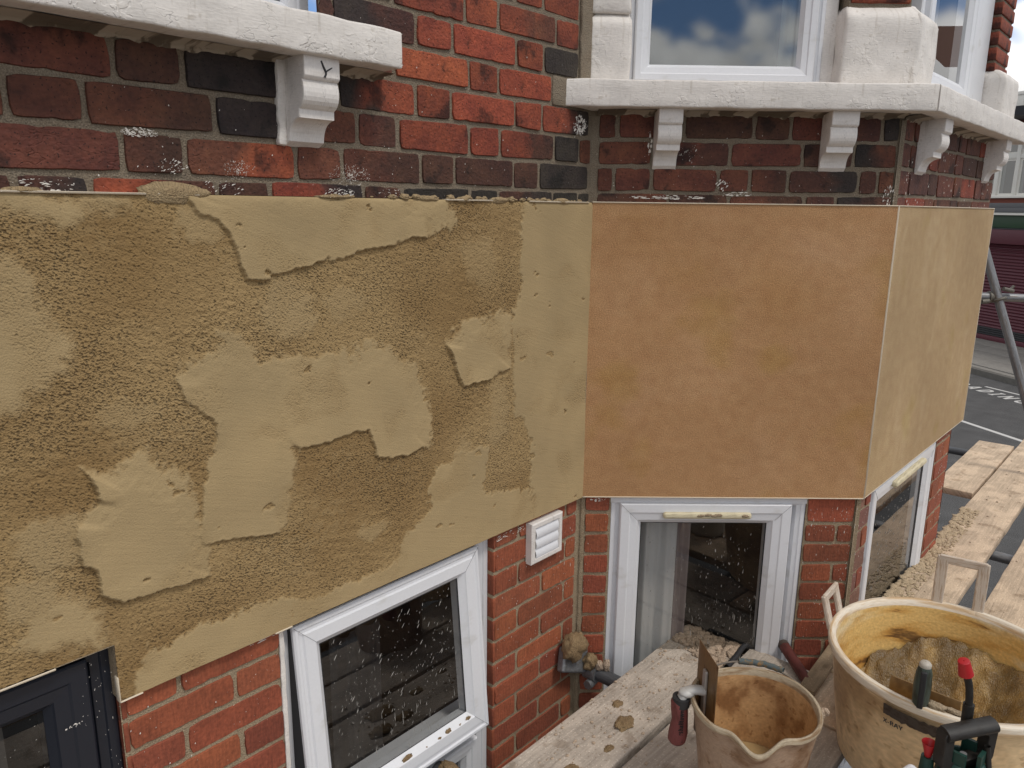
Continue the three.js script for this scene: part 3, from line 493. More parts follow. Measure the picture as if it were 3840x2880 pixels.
// ---- white blocks and brick piers between the bay windows
function pierBlock(w, h, d, seed) { return block(w, h, d, { r: 0.010, seg: 0.016, amp: 0.006, freq: 16, seed, shape: (x, y, z) => { const t = sstep(h / 2 - .035, h / 2, y); return [x * (1 - .10 * t), y, z - .03 * t * (z > 0 ? 1 : 0)]; } }); }
{
  onA(put(house, 'pier_block', mergeGeometries([pierBlock(0.135, 0.205, 0.10, 1).translate(0.032, SY1 + .1, -0.045), pierBlock(0.130, 0.24, 0.095, 2).translate(0.030, SY1 + .315, -0.050)]), M.paint, 'white painted block pier in the corner beside the upper window'));
  // corner pier: one face along the bay side, one along the bay front
  const ga = pierBlock(0.232, 0.235, 0.105, 3).translate(0.726 + .116, SY1 + .115, -0.052).rotateY(-SPLAY);
  const gb = pierBlock(0.19, 0.235, 0.10, 4).translate(C2[0] + 0.094, SY1 + .115, C2[1] - 0.050);
  put(house, 'pier_block', mergeGeometries([ga, gb]), M.paint, 'large white flaking block on the corner of the bay sill');
  onB(put(house, 'pier_block', pierBlock(0.25, 0.20, 0.13, 5).translate(1.235, SY1 + .098, -0.035), M.paint, 'white painted block with grey left side at the far end of the bay sill'));
  const core = onB(put(house, 'brick_pier', bx(1.126, 1.343, SY1 + .18, 1.2, -0.143, -0.027, { seg: .5 }), M.mortarOld, 'red brick pier above the far white block'));
  const ys = [0.53, 0.574, 0.632, 0.690, 0.745, 0.80, 0.855];
  for (let i = 0; i < ys.length - 1; i++) { // stretchers wrap the corner: a face to the street and one to the window
    const g = block(0.232, ys[i + 1] - ys[i] - .010, 0.128, { r: .005, seg: .03, amp: .002, freq: 30, seed: i }).translate(1.234, (ys[i] + ys[i + 1]) / 2, -0.085);
    g.setAttribute('color', new THREE.Float32BufferAttribute(new Float32Array(g.attributes.position.count * 3).map((_, k) => TONE.r[k % 3] * (0.85 + .3 * ((i * 7) % 4) / 4)), 3)); put(core, 'brick', g, M.brick);
  }
  const c2 = onA(put(house, 'brick_pier', bx(0.742, 0.93, SY1 + .22, 1.2, -0.14, -0.03, { seg: .5 }), M.mortarOld, 'red brick pier above the large corner block'));
  for (let i = 0; i < 4; i++) { const g = block(0.18, 0.064, 0.10, { r: .005, seg: .03, amp: .002, freq: 30, seed: 20 + i }).translate(0.836, 0.615 + i * .075, -0.075); g.setAttribute('color', new THREE.Float32BufferAttribute(new Float32Array(g.attributes.position.count * 3).map((_, k) => TONE.r[k % 3]), 3)); put(c2, 'brick', g, M.brick); }
}

// ---- windows
function part(name, label) { const g = new THREE.Group(); g.name = name; if (label) g.userData.label = label; house.add(g); return g; }
const PROF = (w, z) => [[0, z - .06], [0, z - .004], [.004, z], [w * .42, z], [w * .48, z - .003], [w * .80, z - .006], [w * .84, z - .010], [w, z - .022], [w, z - .06]];
const pane = (x0, x1, y0, y1, z) => quads([[[x0, y0, z], [x1, y0, z], [x1, y1, z], [x0, y1, z]]]);
const roomBox = (x0, x1, y0, y1, z0, z1) => quads([[[x0, y0, z0], [x1, y0, z0], [x1, y1, z0], [x0, y1, z0]], [[x0, y0, z0], [x0, y1, z0], [x0, y1, z1], [x0, y0, z1]], [[x1, y0, z0], [x1, y1, z0], [x1, y1, z1], [x1, y0, z1]], [[x0, y0, z0], [x1, y0, z0], [x1, y0, z1], [x0, y0, z1]], [[x0, y1, z0], [x1, y1, z0], [x1, y1, z1], [x0, y1, z1]]]);
const drape = (x0, x1, y0, y1, z, fold, amp, seed) => gridGeo(60, 2, (i, j) => { const x = mix(x0, x1, i / 59); return [x, [y0, y1][j], z + amp * Math.sin(x * fold + seed) + amp * .5 * Math.sin(x * fold * 2.3 + seed * 2), x, j]; });
function mitres(win, x0, x1, y0, y1, w, z, fix = g => g) { for (const [x, y, a] of [[x0, y0, 1], [x1, y0, -1], [x1, y1, 1], [x0, y1, -1]]) { const sx = x === x0 ? 1 : -1, sy = y === y0 ? 1 : -1; put(win, 'mitre_joint', fix(new THREE.BoxGeometry(w * 1.3, .0011, .0012).rotateZ(a * Math.PI / 4).translate(x + sx * w * .5, y + sy * w * .5, z)), M.joint); } }
M.joint = std({ color: lin(.30, .30, .31), roughness: .8 });
const Z1 = -0.040;
{ // open white window under the rough render
  const w = part('window', 'white framed window with its spattered sash tilted open');
  put(w, 'frame', mergeGeometries([frameRing(-1.136, -0.4165, -1.575, -0.966, PROF(0.048, Z1)), frameRing(-1.136, -0.4165, -2.45, -1.577, PROF(0.055, Z1)), frameRing(-1.080, -0.472, -2.38, -1.634, PROF(0.055, Z1 + .012))]), M.upvc);
  put(w, 'pane', pane(-1.03, -0.525, -2.34, -1.69, Z1 - .02), M.lowGlass);
  const sash = new THREE.Group(); sash.name = 'sash'; w.add(sash); // hinged at its head
  // thing > part > sub-part: the sash's own pieces stay direct children of the window
  w.remove(sash);
  const tilt = g => g.translate(0, 0.978, 0).rotateX(-5.0 * D2R).translate(0, -0.978, 0);
  const zs = Z1 + 0.022;
  put(w, 'sash', tilt(mergeGeometries([frameRing(-1.104, -0.482, -1.556, -0.982, [[0, zs - .012], [0, zs - .004], [.005, zs], [.012, zs], [.016, zs - .004], [.024, zs - .004], [.028, zs], [.058, zs], [.061, zs - .004], [.076, zs - .018], [.076, zs - .05]]), quads([[[-1.100, -1.552, zs - .05], [-0.486, -1.552, zs - .05], [-0.486, -1.484, zs - .05], [-1.100, -1.484, zs - .05]]])])), M.upvc);
  put(w, 'seal', tilt(frameRing(-1.104, -0.482, -1.556, -0.982, [[0.001, zs - .06], [0.001, zs - .012]])), M.gasket);
  put(w, 'caulk', block(.012, 1.3, .006, { r: .002, seg: .012, amp: .003, freq: 40 }).translate(-1.137, -1.615, BR - .001), M.paint);
  put(w, 'gasket', tilt(frameRing(-1.030, -0.556, -1.484, -1.056, [[0, zs - .018], [.006, zs - .020]])), M.gasket);
  put(w, 'pane', tilt(pane(-1.03, -0.556, -1.482, -1.056, zs - .022)), M.lowGlass);
  put(w, 'splash', tilt(flecks([{ x: -0.80, y: -1.20, rx: 0.21, ry: 0.13, box: 1, n: 150, len: 0.019, fat: .10, ang: 0.95, jit: .35 }, { x: -0.78, y: -1.33, rx: 0.23, ry: 0.14, box: 1, n: 130, len: 0.014, fat: .10, ang: 1.3, jit: .7 }, { x: -0.76, y: -1.40, rx: 0.21, ry: 0.07, box: 1, n: 60, len: 0.03, fat: .05, ang: 1.57, jit: .15 }, { x: -0.79, y: -1.27, rx: .23, ry: .2, box: 1, n: 150, len: .0036, fat: .4, ang: 1, jit: 2 }], 31, zs - .0215)), M.glassSplash, undefined, 'stuff');
  const r = rng(8), ls = []; for (const [x, k] of [[-0.565, .008], [-0.60, .006], [-0.645, .010], [-0.68, .008], [-0.73, .005], [-0.80, .016], [-0.79, .006], [-0.87, .008], [-0.95, .010], [-0.90, .004], [-0.99, .006]]) ls.push(lump(k * 1.2, k * .9, .004, x * 77, 2, .6).translate(x, -1.492 - .01 * r(), zs - .006));
  put(w, 'mortar_lump', tilt(mergeGeometries(ls)), M.mortarWet, undefined, 'stuff');
  mitres(w, -1.104, -0.482, -1.556, -0.982, .062, zs, tilt);
  put(w, 'interior', roomBox(-1.12, -0.43, -2.4, -0.98, -1.4, Z1 - .062), M.room);
  put(w, 'curtain', drape(-0.78, -0.6, -2.3, -1.3, -0.35, 60, .012, 1), std({ color: lin(.06, .06, .065), side: THREE.DoubleSide }));
}
{ // dark navy window at the left edge
  const w = part('window', 'dark navy framed window at the lower left'), z = -0.035;
  put(w, 'frame', mergeGeometries([frameRing(-2.45, -1.4925, -2.4, -0.838, PROF(0.05, z)), frameRing(-2.40, -1.541, -2.35, -0.862, PROF(0.078, z + .014))]), M.navy);
  put(w, 'pane', pane(-2.32, -1.615, -2.3, -0.935, z - .01), M.lowGlass);
  put(w, 'splash', flecks([{ x: -1.578, y: -0.985, rx: .022, ry: .004, n: 14, len: .008, fat: .5, ang: 0.2, jit: .8 }, { x: -1.53, y: -0.93, rx: .03, ry: .07, box: 1, n: 26, len: .006, fat: .15, ang: 1.3, jit: 1 }, { x: -1.51, y: -1.05, rx: .02, ry: .1, box: 1, n: 12, len: .008, fat: .1, ang: 1.5, jit: .3 }], 12, z + .0142), M.splash, undefined, 'stuff');
  put(w, 'splash', flecks([{ x: -1.70, y: -1.02, rx: .08, ry: .08, box: 1, n: 30, len: .012, fat: .08, ang: .8, jit: .5 }], 15, z - .0098), M.splashGrey, undefined, 'stuff');
  put(w, 'interior', roomBox(-2.44, -1.50, -2.4, -0.85, -1.2, z - .062), M.room);
  put(w, 'curtain', drape(-1.74, -1.66, -2.3, -0.87, -0.16, 40, .01, 1), std({ color: lin(.16, .15, .14), side: THREE.DoubleSide }));
}
{ // lower window in the splayed side
  const w = onA(part('window', 'white window with a cream strip on its head, spattered glass and a net curtain')), z = -0.022;
  put(w, 'frame', mergeGeometries([frameRing(0.098, 0.767, -2.3, YB - .006, PROF(0.040, z)), bx(0.098, 0.767, -0.99, -0.9645, -.05, z + .004)]), M.upvc);
  put(w, 'sash', frameRing(0.130, 0.714, -2.26, -0.988, PROF(0.075, z + .016)), M.upvc);
  put(w, 'gasket', frameRing(0.203, 0.641, -2.2, -1.061, [[0, z - .008], [.006, z - .010]]), M.gasket);
  put(w, 'pane', pane(0.203, 0.643, -2.2, -1.058, z - .012), M.lowGlass);
  put(w, 'trickle_vent', new RoundedBoxGeometry(0.300, 0.022, 0.020, 4, 0.009).translate(0.424, -1.026, z + .022), M.foam);
  put(w, 'splash', flecks([{ x: 0.53, y: -1.30, rx: .12, ry: .23, box: 1, n: 170, len: .015, fat: .12, ang: 1.5, jit: .45 }, { x: 0.30, y: -1.25, rx: .09, ry: .2, box: 1, n: 55, len: .010, fat: .2, ang: 1.5, jit: .6 }, { x: 0.50, y: -1.45, rx: .13, ry: .1, box: 1, n: 60, len: .03, fat: .05, ang: 1.55, jit: .15 }, { x: .43, y: -1.3, rx: .2, ry: .24, box: 1, n: 120, len: .004, fat: .4, ang: 1, jit: 2 }], 41, z - .0115), M.glassSplash, undefined, 'stuff');
  mitres(w, .130, .714, -2.26, -.988, .060, z + .016);
  put(w, 'mortar_lump', mergeGeometries([.40, .425, .445, .46, .55].map((x, i) => lump(.012, .005, .004, i + 40, 2, .6).translate(x, -1.024 + .003 * (i % 2), z + .032))), M.mortarNew, undefined, 'stuff');
  put(w, 'interior', roomBox(0.11, 0.755, -2.3, -0.97, -1.3, z - .062), M.room);
  put(w, 'curtain', drape(0.15, 0.352, -2.25, -0.985, -0.11, 75, .010, 2), M.curtain);
  put(w, 'curtain', drape(0.352, 0.402, -2.25, -0.985, -0.12, 75, .010, 1), std({ color: lin(.30, .25, .25), side: THREE.DoubleSide }));
}
{ // lower window in the bay front
  const w = onB(part('window', 'white window in the bay front with a cream strip on its head')), z = -0.028;
  put(w, 'frame', frameRing(0.140, 1.020, -2.3, YB - .004, PROF(0.045, z)), M.upvc);
  put(w, 'sash', frameRing(0.172, 0.985, -2.26, -0.985, PROF(0.070, z + .014)), M.upvc);
  put(w, 'gasket', frameRing(0.242, 0.915, -2.2, -1.052, [[0, z - .008], [.008, z - .010]]), M.gasket);
  put(w, 'pane', pane(0.240, 0.917, -2.2, -1.05, z - .012), M.lowGlass);
  put(w, 'trickle_vent', new RoundedBoxGeometry(0.400, 0.024, 0.026, 4, 0.010).translate(0.575, -1.014, z + .022), M.foam);
  put(w, 'splash', flecks([{ x: 0.50, y: -1.25, rx: .27, ry: .2, box: 1, n: 200, len: .018, fat: .10, ang: 1.45, jit: .3 }, { x: .5, y: -1.3, rx: .3, ry: .24, box: 1, n: 160, len: .005, fat: .4, ang: 1, jit: 2 }], 51, z - .0115), M.glassSplash, undefined, 'stuff');
  mitres(w, .172, .985, -2.26, -.985, .056, z + .014);
  put(w, 'interior', roomBox(0.15, 1.01, -2.3, -0.97, -1.3, z - .062), M.room);
  put(w, 'curtain', drape(0.2, 0.95, -2.25, -0.97, -0.3, 60, .02, 2), std({ color: lin(.22, .2, .18), side: THREE.DoubleSide }));
}
{ // upper windows
  let w = onA(part('window', 'upper white window reflecting blue sky and clouds')), z = -0.060;
  put(w, 'frame', frameRing(0.100, 0.690, SY1 - .002, 1.5, PROF(0.030, z)), M.upvc);
  put(w, 'sash', frameRing(0.116, 0.664, SY1 + .016, 1.49, PROF(0.050, z + .012)), M.upvc);
  put(w, 'pane', pane(0.160, 0.62, SY1 + .06, 1.46, z - .010), M.glass); put(w, 'pane', pane(0.160, 0.62, SY1 + .06, 1.46, z - .030), M.glass);
  put(w, 'reveal', bx(0.690, 0.728, SY1, 1.3, -0.14, -0.066), M.paintSmooth); put(w, 'reveal', bx(0.090, 0.100, SY1, 1.3, -.14, -.062), M.paintSmooth);
  put(w, 'interior', roomBox(0.102, 0.688, SY1, 1.5, -1.2, z - .062), M.room);
  put(w, 'curtain', drape(0.60, 0.66, SY1 + .01, 1.5, -0.2, 75, .012, 1), M.curtain);
  w = onB(part('window', 'upper white window of the bay front with dim curtains behind')); z = -0.055;
  put(w, 'frame', frameRing(0.19, 1.02, SY1 - .002, 1.5, PROF(0.060, z)), M.upvc);
  put(w, 'sash', frameRing(0.235, 0.86, SY1 + .02, 1.49, PROF(0.085, z + .014)), M.upvc);
  put(w, 'frame', bx(0.862, 1.10, SY1, 1.4, -0.12, z + .006), M.upvc);
  put(w, 'pane', pane(0.30, 0.785, SY1 + .08, 1.45, z - .008), M.lowGlass);
  put(w, 'interior', roomBox(0.20, 1.01, SY1, 1.5, -1.2, z - .062), M.room);
  put(w, 'curtain', drape(0.22, 0.9, SY1, 1.5, -0.22, 60, .02, 4), M.curtain);
  w = part('window', 'corner of an upper white window behind the left sill'); z = -0.09;
  put(w, 'frame', frameRing(-2.0, -0.935, SY1 - .002, 1.5, PROF(0.06, z)), M.upvc);
  put(w, 'pane', pane(-1.94, -0.99, SY1 + .05, 1.45, z - .02), M.glass);
  put(w, 'interior', roomBox(-1.99, -0.94, SY1, 1.5, -1.2, z - .062), M.room);
}

// ---- brickwork below the render band
const Yc = i => -1.0215 - 0.0762 * i;     // bed joints
const lower = put(house, 'brick_wall', mortarSheet([[-0.4165, 0.022, -2.7, YB, JZ]]), M.mortarNew, 'new orange red brick pier with the vent, right of the tilted window');
const lowerL = put(house, 'brick_wall', mortarSheet([[-1.4945, -1.136, -2.7, YB, JZ]]), M.mortarNew, 'new orange red brickwork between the navy and the white window');
course(lowerL, Yc(0), YB + .01, [-1.488, -1.376, -1.137], ['n', 'n'], BR, M.newBrick);
course(lowerL, Yc(1), Yc(0), [-1.488, -1.254, -1.137], ['n', 'N'], BR, M.newBrick);
course(lowerL, Yc(2), Yc(1), [-1.488, -1.371, -1.137], ['N', 'n'], BR, M.newBrick);
for (let i = 3; i < 9; i++) course(lowerL, Yc(i), Yc(i - 1), i % 2 ? [-1.488, -1.248, -1.137] : [-1.488, -1.371, -1.137], ['n', 'N'], BR, M.newBrick);
for (let i = 0; i < 13; i++) course(lower, Yc(i), i ? Yc(i - 1) : YB + .01, i % 2 ? [-0.4165, -0.191, -0.008] : [-0.4165, -0.307, -0.069, -0.006], i % 3 ? ['n', 'N', 'n'] : ['N', 'n', 'N'], BR, M.newBrick);
put(lower, 'reveal', bx(-0.4165, -0.4135, -2.6, YB - .004, -0.09, JZ, { seg: .5 }), M.mortarNew);
for (let i = 0; i < 13; i++) { const a = Yc(i), b = i ? Yc(i - 1) : YB; const g = block(0.010, b - a - .011, 0.05, { r: .002, seg: .02, amp: .0015, freq: 40, seed: i }).translate(-0.4135, (a + b) / 2, -0.041); g.setAttribute('color', new THREE.Float32BufferAttribute(new Float32Array(g.attributes.position.count * 3).map((_, k) => TONE[i % 2 ? 'n' : 'N'][k % 3]), 3)); put(lower, 'brick', g, M.newBrick); }
for (let i = 0; i < 9; i++) { const a = Yc(i), b = i ? Yc(i - 1) : YB; const g = block(0.010, b - a - .011, 0.05, { r: .002, seg: .02, amp: .0015, freq: 40, seed: i }).translate(-1.4875, (a + b) / 2, -0.042); g.setAttribute('color', new THREE.Float32BufferAttribute(new Float32Array(g.attributes.position.count * 3).map((_, k) => TONE.N[k % 3]), 3)); put(lowerL, 'brick', g, M.newBrick); }
put(lower, 'splash', flecks([{ x: -0.21, y: -1.25, rx: .2, ry: .28, box: 1, n: 170, len: .006, fat: .25, ang: 1.5, jit: .6 }, { x: -0.1, y: -1.18, rx: .09, ry: .12, box: 1, n: 30, len: .018, fat: .10, ang: 1.5, jit: .3 }, { x: -1.32, y: -1.12, rx: .17, ry: .13, box: 1, n: 60, len: .005, fat: .3, ang: 1.4, jit: 1 }, { x: -0.33, y: -0.985, rx: .08, ry: .008, box: 1, n: 40, len: .02, fat: .08, ang: .1, jit: .2 }, { x: -1.2, y: -0.972, rx: .06, ry: .005, n: 16, len: .03, fat: .06, ang: 0, jit: .1 }], 61, BR + .003), M.splash, undefined, 'stuff');
const lowerA = onA(put(house, 'brick_wall', mortarSheet([[-.022, 0.100, -2.7, YB, JZ]]), M.mortarNew, 'narrow strip of new red bricks left of the bay side window'));
const lowerA2 = onA(put(house, 'brick_wall', mortarSheet([[0.765, WA + .002, -2.7, YB, JZ]]), M.mortarNew, 'splashed red brick pier on the corner of the bay'));
for (let i = 0; i < 12; i++) course(lowerA, Yc(i) - .002, i ? Yc(i - 1) - .002 : YB + .01, [0.008, 0.099], [i % 2 ? 'n' : 'N'], BR, M.newBrick);
{ const Y = i => -1.060 - 0.0725 * i; for (let i = 0; i < 11; i++) course(lowerA2, Y(i), i ? Y(i - 1) : YB + .01, i % 2 ? [0.766, 0.876, 0.936] : [0.766, 0.936], [i % 3 ? 'N' : 'n', 'N'], BR, M.newBrick); }
put(lowerA, 'mortar_strip', block(0.013, 0.95, 0.003, { r: .001, seg: .02, amp: .002, freq: 30 }).translate(0.004, -1.43, BR - .002), M.mortarNew);
put(lowerA, 'splash', flecks([{ x: .86, y: -1.25, rx: .09, ry: .25, box: 1, n: 160, len: .008, fat: .2, ang: 1.5, jit: .5 }, { x: .86, y: -1.05, rx: .08, ry: .05, box: 1, n: 60, len: .014, fat: .15, ang: 1.5, jit: .5 }, { x: .05, y: -1.25, rx: .045, ry: .3, box: 1, n: 70, len: .006, fat: .2, ang: 1.5, jit: .5 }, { x: .06, y: -0.975, rx: .03, ry: .008, n: 30, len: .012, fat: .3, ang: 0, jit: .5 }], 62, BR + .003), M.splash, undefined, 'stuff');
const lowerB = onB(put(house, 'brick_wall', mortarSheet([[-.004, 0.142, -2.7, YB, JZ]]), M.mortarNew, 'cement-smeared bricks left of the bay front window'));
const lowerB2 = onB(put(house, 'brick_wall', mortarSheet([[1.018, 1.256, -2.7, YB, JZ]]), M.mortarNew, 'new red brick pier right of the bay front window'));
{ const Y = i => -1.020 - 0.0785 * i; for (let i = 0; i < 11; i++) { course(lowerB, Y(i), i ? Y(i - 1) : YB + .01, i % 2 ? [0.014, 0.136] : [0.014, 0.075, 0.136], ['p', 'N'], BR, M.newBrick); } }
{ const Y = i => -1.012 - 0.0845 * i; for (let i = 0; i < 9; i++) { course(lowerB2, Y(i), i ? Y(i - 1) : YB + .01, i % 2 ? [1.026, 1.14, 1.255] : [1.026, 1.255], ['N', 'n'], BR, M.newBrick);
  const a = Y(i), b = i ? Y(i - 1) : YB; const g = block(0.02, b - a - .011, 0.07, { r: .003, seg: .02, amp: .0015, freq: 40, seed: i }).translate(1.030, (a + b) / 2, -0.053); g.setAttribute('color', new THREE.Float32BufferAttribute(new Float32Array(g.attributes.position.count * 3).map((_, k) => TONE.N[k % 3] * .9), 3)); put(lowerB2, 'brick', g, M.newBrick); } }
put(lowerB, 'splash', flecks([{ x: 1.15, y: -1.2, rx: .1, ry: .25, box: 1, n: 90, len: .010, fat: .2, ang: 1.5, jit: .5 }, { x: .07, y: -1.2, rx: .06, ry: .25, box: 1, n: 60, len: .008, fat: .2, ang: 1.5, jit: .5 }], 63, BR + .003), M.splash, undefined, 'stuff');
put(wallL, 'splash', flecks([{ x: -1.355, y: 0.105, rx: .034, ry: .008, n: 200, len: .007, fat: .25, ang: -.3, jit: .3 }, { x: -1.30, y: 0.05, rx: .03, ry: .014, n: 60, len: .007, fat: .2, ang: .5, jit: .5 }, { x: -1.17, y: 0.048, rx: .035, ry: .02, n: 170, len: .0045, fat: .2, radial: 1, cy: -.02 }, { x: -0.90, y: 0.048, rx: .06, ry: .024, n: 330, len: .005, fat: .18, radial: 1, cy: -.02 }, { x: -0.93, y: 0.010, rx: .04, ry: .010, n: 90, len: .010, fat: .2, ang: .35, jit: .3 }, { x: -1.52, y: 0.008, rx: .05, ry: .012, n: 60, len: .010, fat: .2, ang: 0, jit: .4 }, { x: -1.21, y: 0.012, rx: .05, ry: .015, n: 40, len: .008, fat: .2, ang: .6, jit: .4 }, { x: -0.78, y: .01, rx: .04, ry: .012, n: 40, len: .006, fat: .3, ang: 0, jit: 1 }, { x: -.5, y: .2, rx: .5, ry: .2, box: 1, n: 130, len: .0045, fat: .4, ang: 1.2, jit: 1.5 }, { x: -1.1, y: .1, rx: .4, ry: .09, box: 1, n: 60, len: .004, fat: .4, ang: 1.2, jit: 1.5 }, { x: -.06, y: .22, rx: .035, ry: .028, n: 130, len: .014, fat: .4, ang: 1, jit: 2 }], 64, BR + .0035), M.splash, undefined, 'stuff');
put(wallA, 'splash', flecks([{ x: .45, y: .1, rx: .45, ry: .12, box: 1, n: 150, len: .005, fat: .3, ang: 1.4, jit: 1.2 }, { x: .17, y: .18, rx: .006, ry: .04, n: 30, len: .016, fat: .2, ang: 1.5, jit: .2 }, { x: .23, y: .017, rx: .12, ry: .006, n: 120, len: .02, fat: .12, ang: 0, jit: .1 }, { x: .45, y: .03, rx: .05, ry: .006, n: 40, len: .02, fat: .15, ang: 0, jit: .2 }, { x: .40, y: .055, rx: .02, ry: .018, n: 30, len: .012, fat: .3, ang: .8, jit: 1 }, { x: .92, y: .03, rx: .02, ry: .03, n: 60, len: .012, fat: .2, ang: 1.4, jit: .5 }, { x: .29, y: .15, rx: .03, ry: .03, n: 30, len: .01, fat: .15, ang: 1.2, jit: .5 }], 65, BR + .0035), M.splash, undefined, 'stuff');
onB(put(house, 'splash', flecks([{ x: .7, y: .09, rx: .65, ry: .1, box: 1, n: 130, len: .012, fat: .2, ang: 1.5, jit: .5 }], 66, BR + .0035), M.splash, undefined, 'stuff'));
{ // air vent
  const v = part('vent_grille', 'white plastic air vent with three curved flaps');
  put(v, 'frame', mergeGeometries([frameRing(-0.272, -0.118, -1.113, -0.976, [[0, BR], [0, .008], [.004, .011], [.016, .011], [.022, .004], [.022, -.004]]), bx(-.25, -.14, -1.1, -.99, -.012, -.006)]), M.paintSmooth);
  for (let i = 0; i < 3; i++) { const g = new THREE.CylinderGeometry(0.040, 0.040, 0.112, 10, 1, true, -0.42, 0.84).rotateZ(Math.PI / 2).rotateX(0); const p = gridGeo(2, 8, (a, b) => { const t = b / 7, th = mix(-.45, .45, t); return [a ? -0.139 : -0.251, -1.013 - i * .0345 - 0.0335 * (t - .5) * -1, 0.004 + 0.018 * Math.cos(th * 1.6) - .014 + (1 - t) * .006, a * .1, t * .03]; }); put(v, 'flap', p, M.upvc); }
}

// ------------------------------------------------------------------ ground, road, far side of the street
{
  const asphC = tex(1024, 1024, (u, v) => { const a = fbm(u * 5, v * 5, 4, 5, 141), b = fbm(u * 160, v * 160, 2, 160, 143), g = 0.30 + 0.04 * a + 0.16 * b; return [g, g * .99, g * .985]; }, [1 / 1.5, 1 / 1.5]);
  const asphB = tex(1024, 1024, (u, v) => 0.5 + 0.4 * fbm(u * 160, v * 160, 2, 160, 143), [1 / 1.5, 1 / 1.5], false);
  M.asphalt = std({ map: asphC, bumpMap: asphB, bumpScale: 0.012, roughness: 0.92 });
  structure('ground', quads([[[-200, GROUND, 200], [200, GROUND, 200], [200, GROUND, -200], [-200, GROUND, -200]]]), M.asphalt);
}
const FD = new THREE.Vector3(-0.5933, 0, 0.8050), FN = new THREE.Vector3(-0.8050, 0, -0.5933);   // along the far shop front, and out of it towards us
const F0 = new THREE.Vector3(21.559, 0, -2.919);
function far(o) { o.position.set(F0.x, 0, F0.z); o.rotation.y = -Math.atan2(FD.z, FD.x); return o; }   // local x along the front, z = FN direction
{
  // local +z of that rotation: check side
  const slabC = tex(512, 512, (u, v) => { const g = .62 + .06 * fbm(u * 8, v * 8, 4, 8, 151) + .08 * fbm(u * 80, v * 80, 2, 80, 153); return [g, g * .985, g * .96]; });
  const pm = std({ map: slabC, color: lin(.62, .60, .57), roughness: .95 });
  const zs = Math.sign(new THREE.Vector3(0, 0, 1).applyAxisAngle(new THREE.Vector3(0, 1, 0), -Math.atan2(FD.z, FD.x)).dot(FN));
  const pav = far(structure('pavement', bx(-14, 22, GROUND - .2, GROUND + 0.098, zs > 0 ? -.5 : -3.2, zs > 0 ? 3.2 : .5, { seg: 6 }), pm));
  const r = rng(4);
  for (let i = -4; i < 9; i++) for (let j = 0; j < 4; j++) { const x = i * .9 + (j % 2) * .45, z0 = .05 + j * .72; put(pav, 'paving_slab', bx(x + .006, x + .894, GROUND + .099, GROUND + .119 + .002 * r(), Math.min(zs * z0, zs * (z0 + .71)), Math.max(zs * z0, zs * (z0 + .71))), pm); }
  const kb = far(structure('kerb', bx(-14, 22, GROUND - .2, GROUND + 0.125, zs > 0 ? 3.2 : -3.35, zs > 0 ? 3.35 : -3.2, { seg: 6, r: .012 }), std({ color: lin(.30, .29, .27), map: slabC })));
  globalThis.ZS = zs;
}
const ZS = globalThis.ZS;
M.whiteWood = std({ color: lin(.74, .72, .66), roughness: .5 });
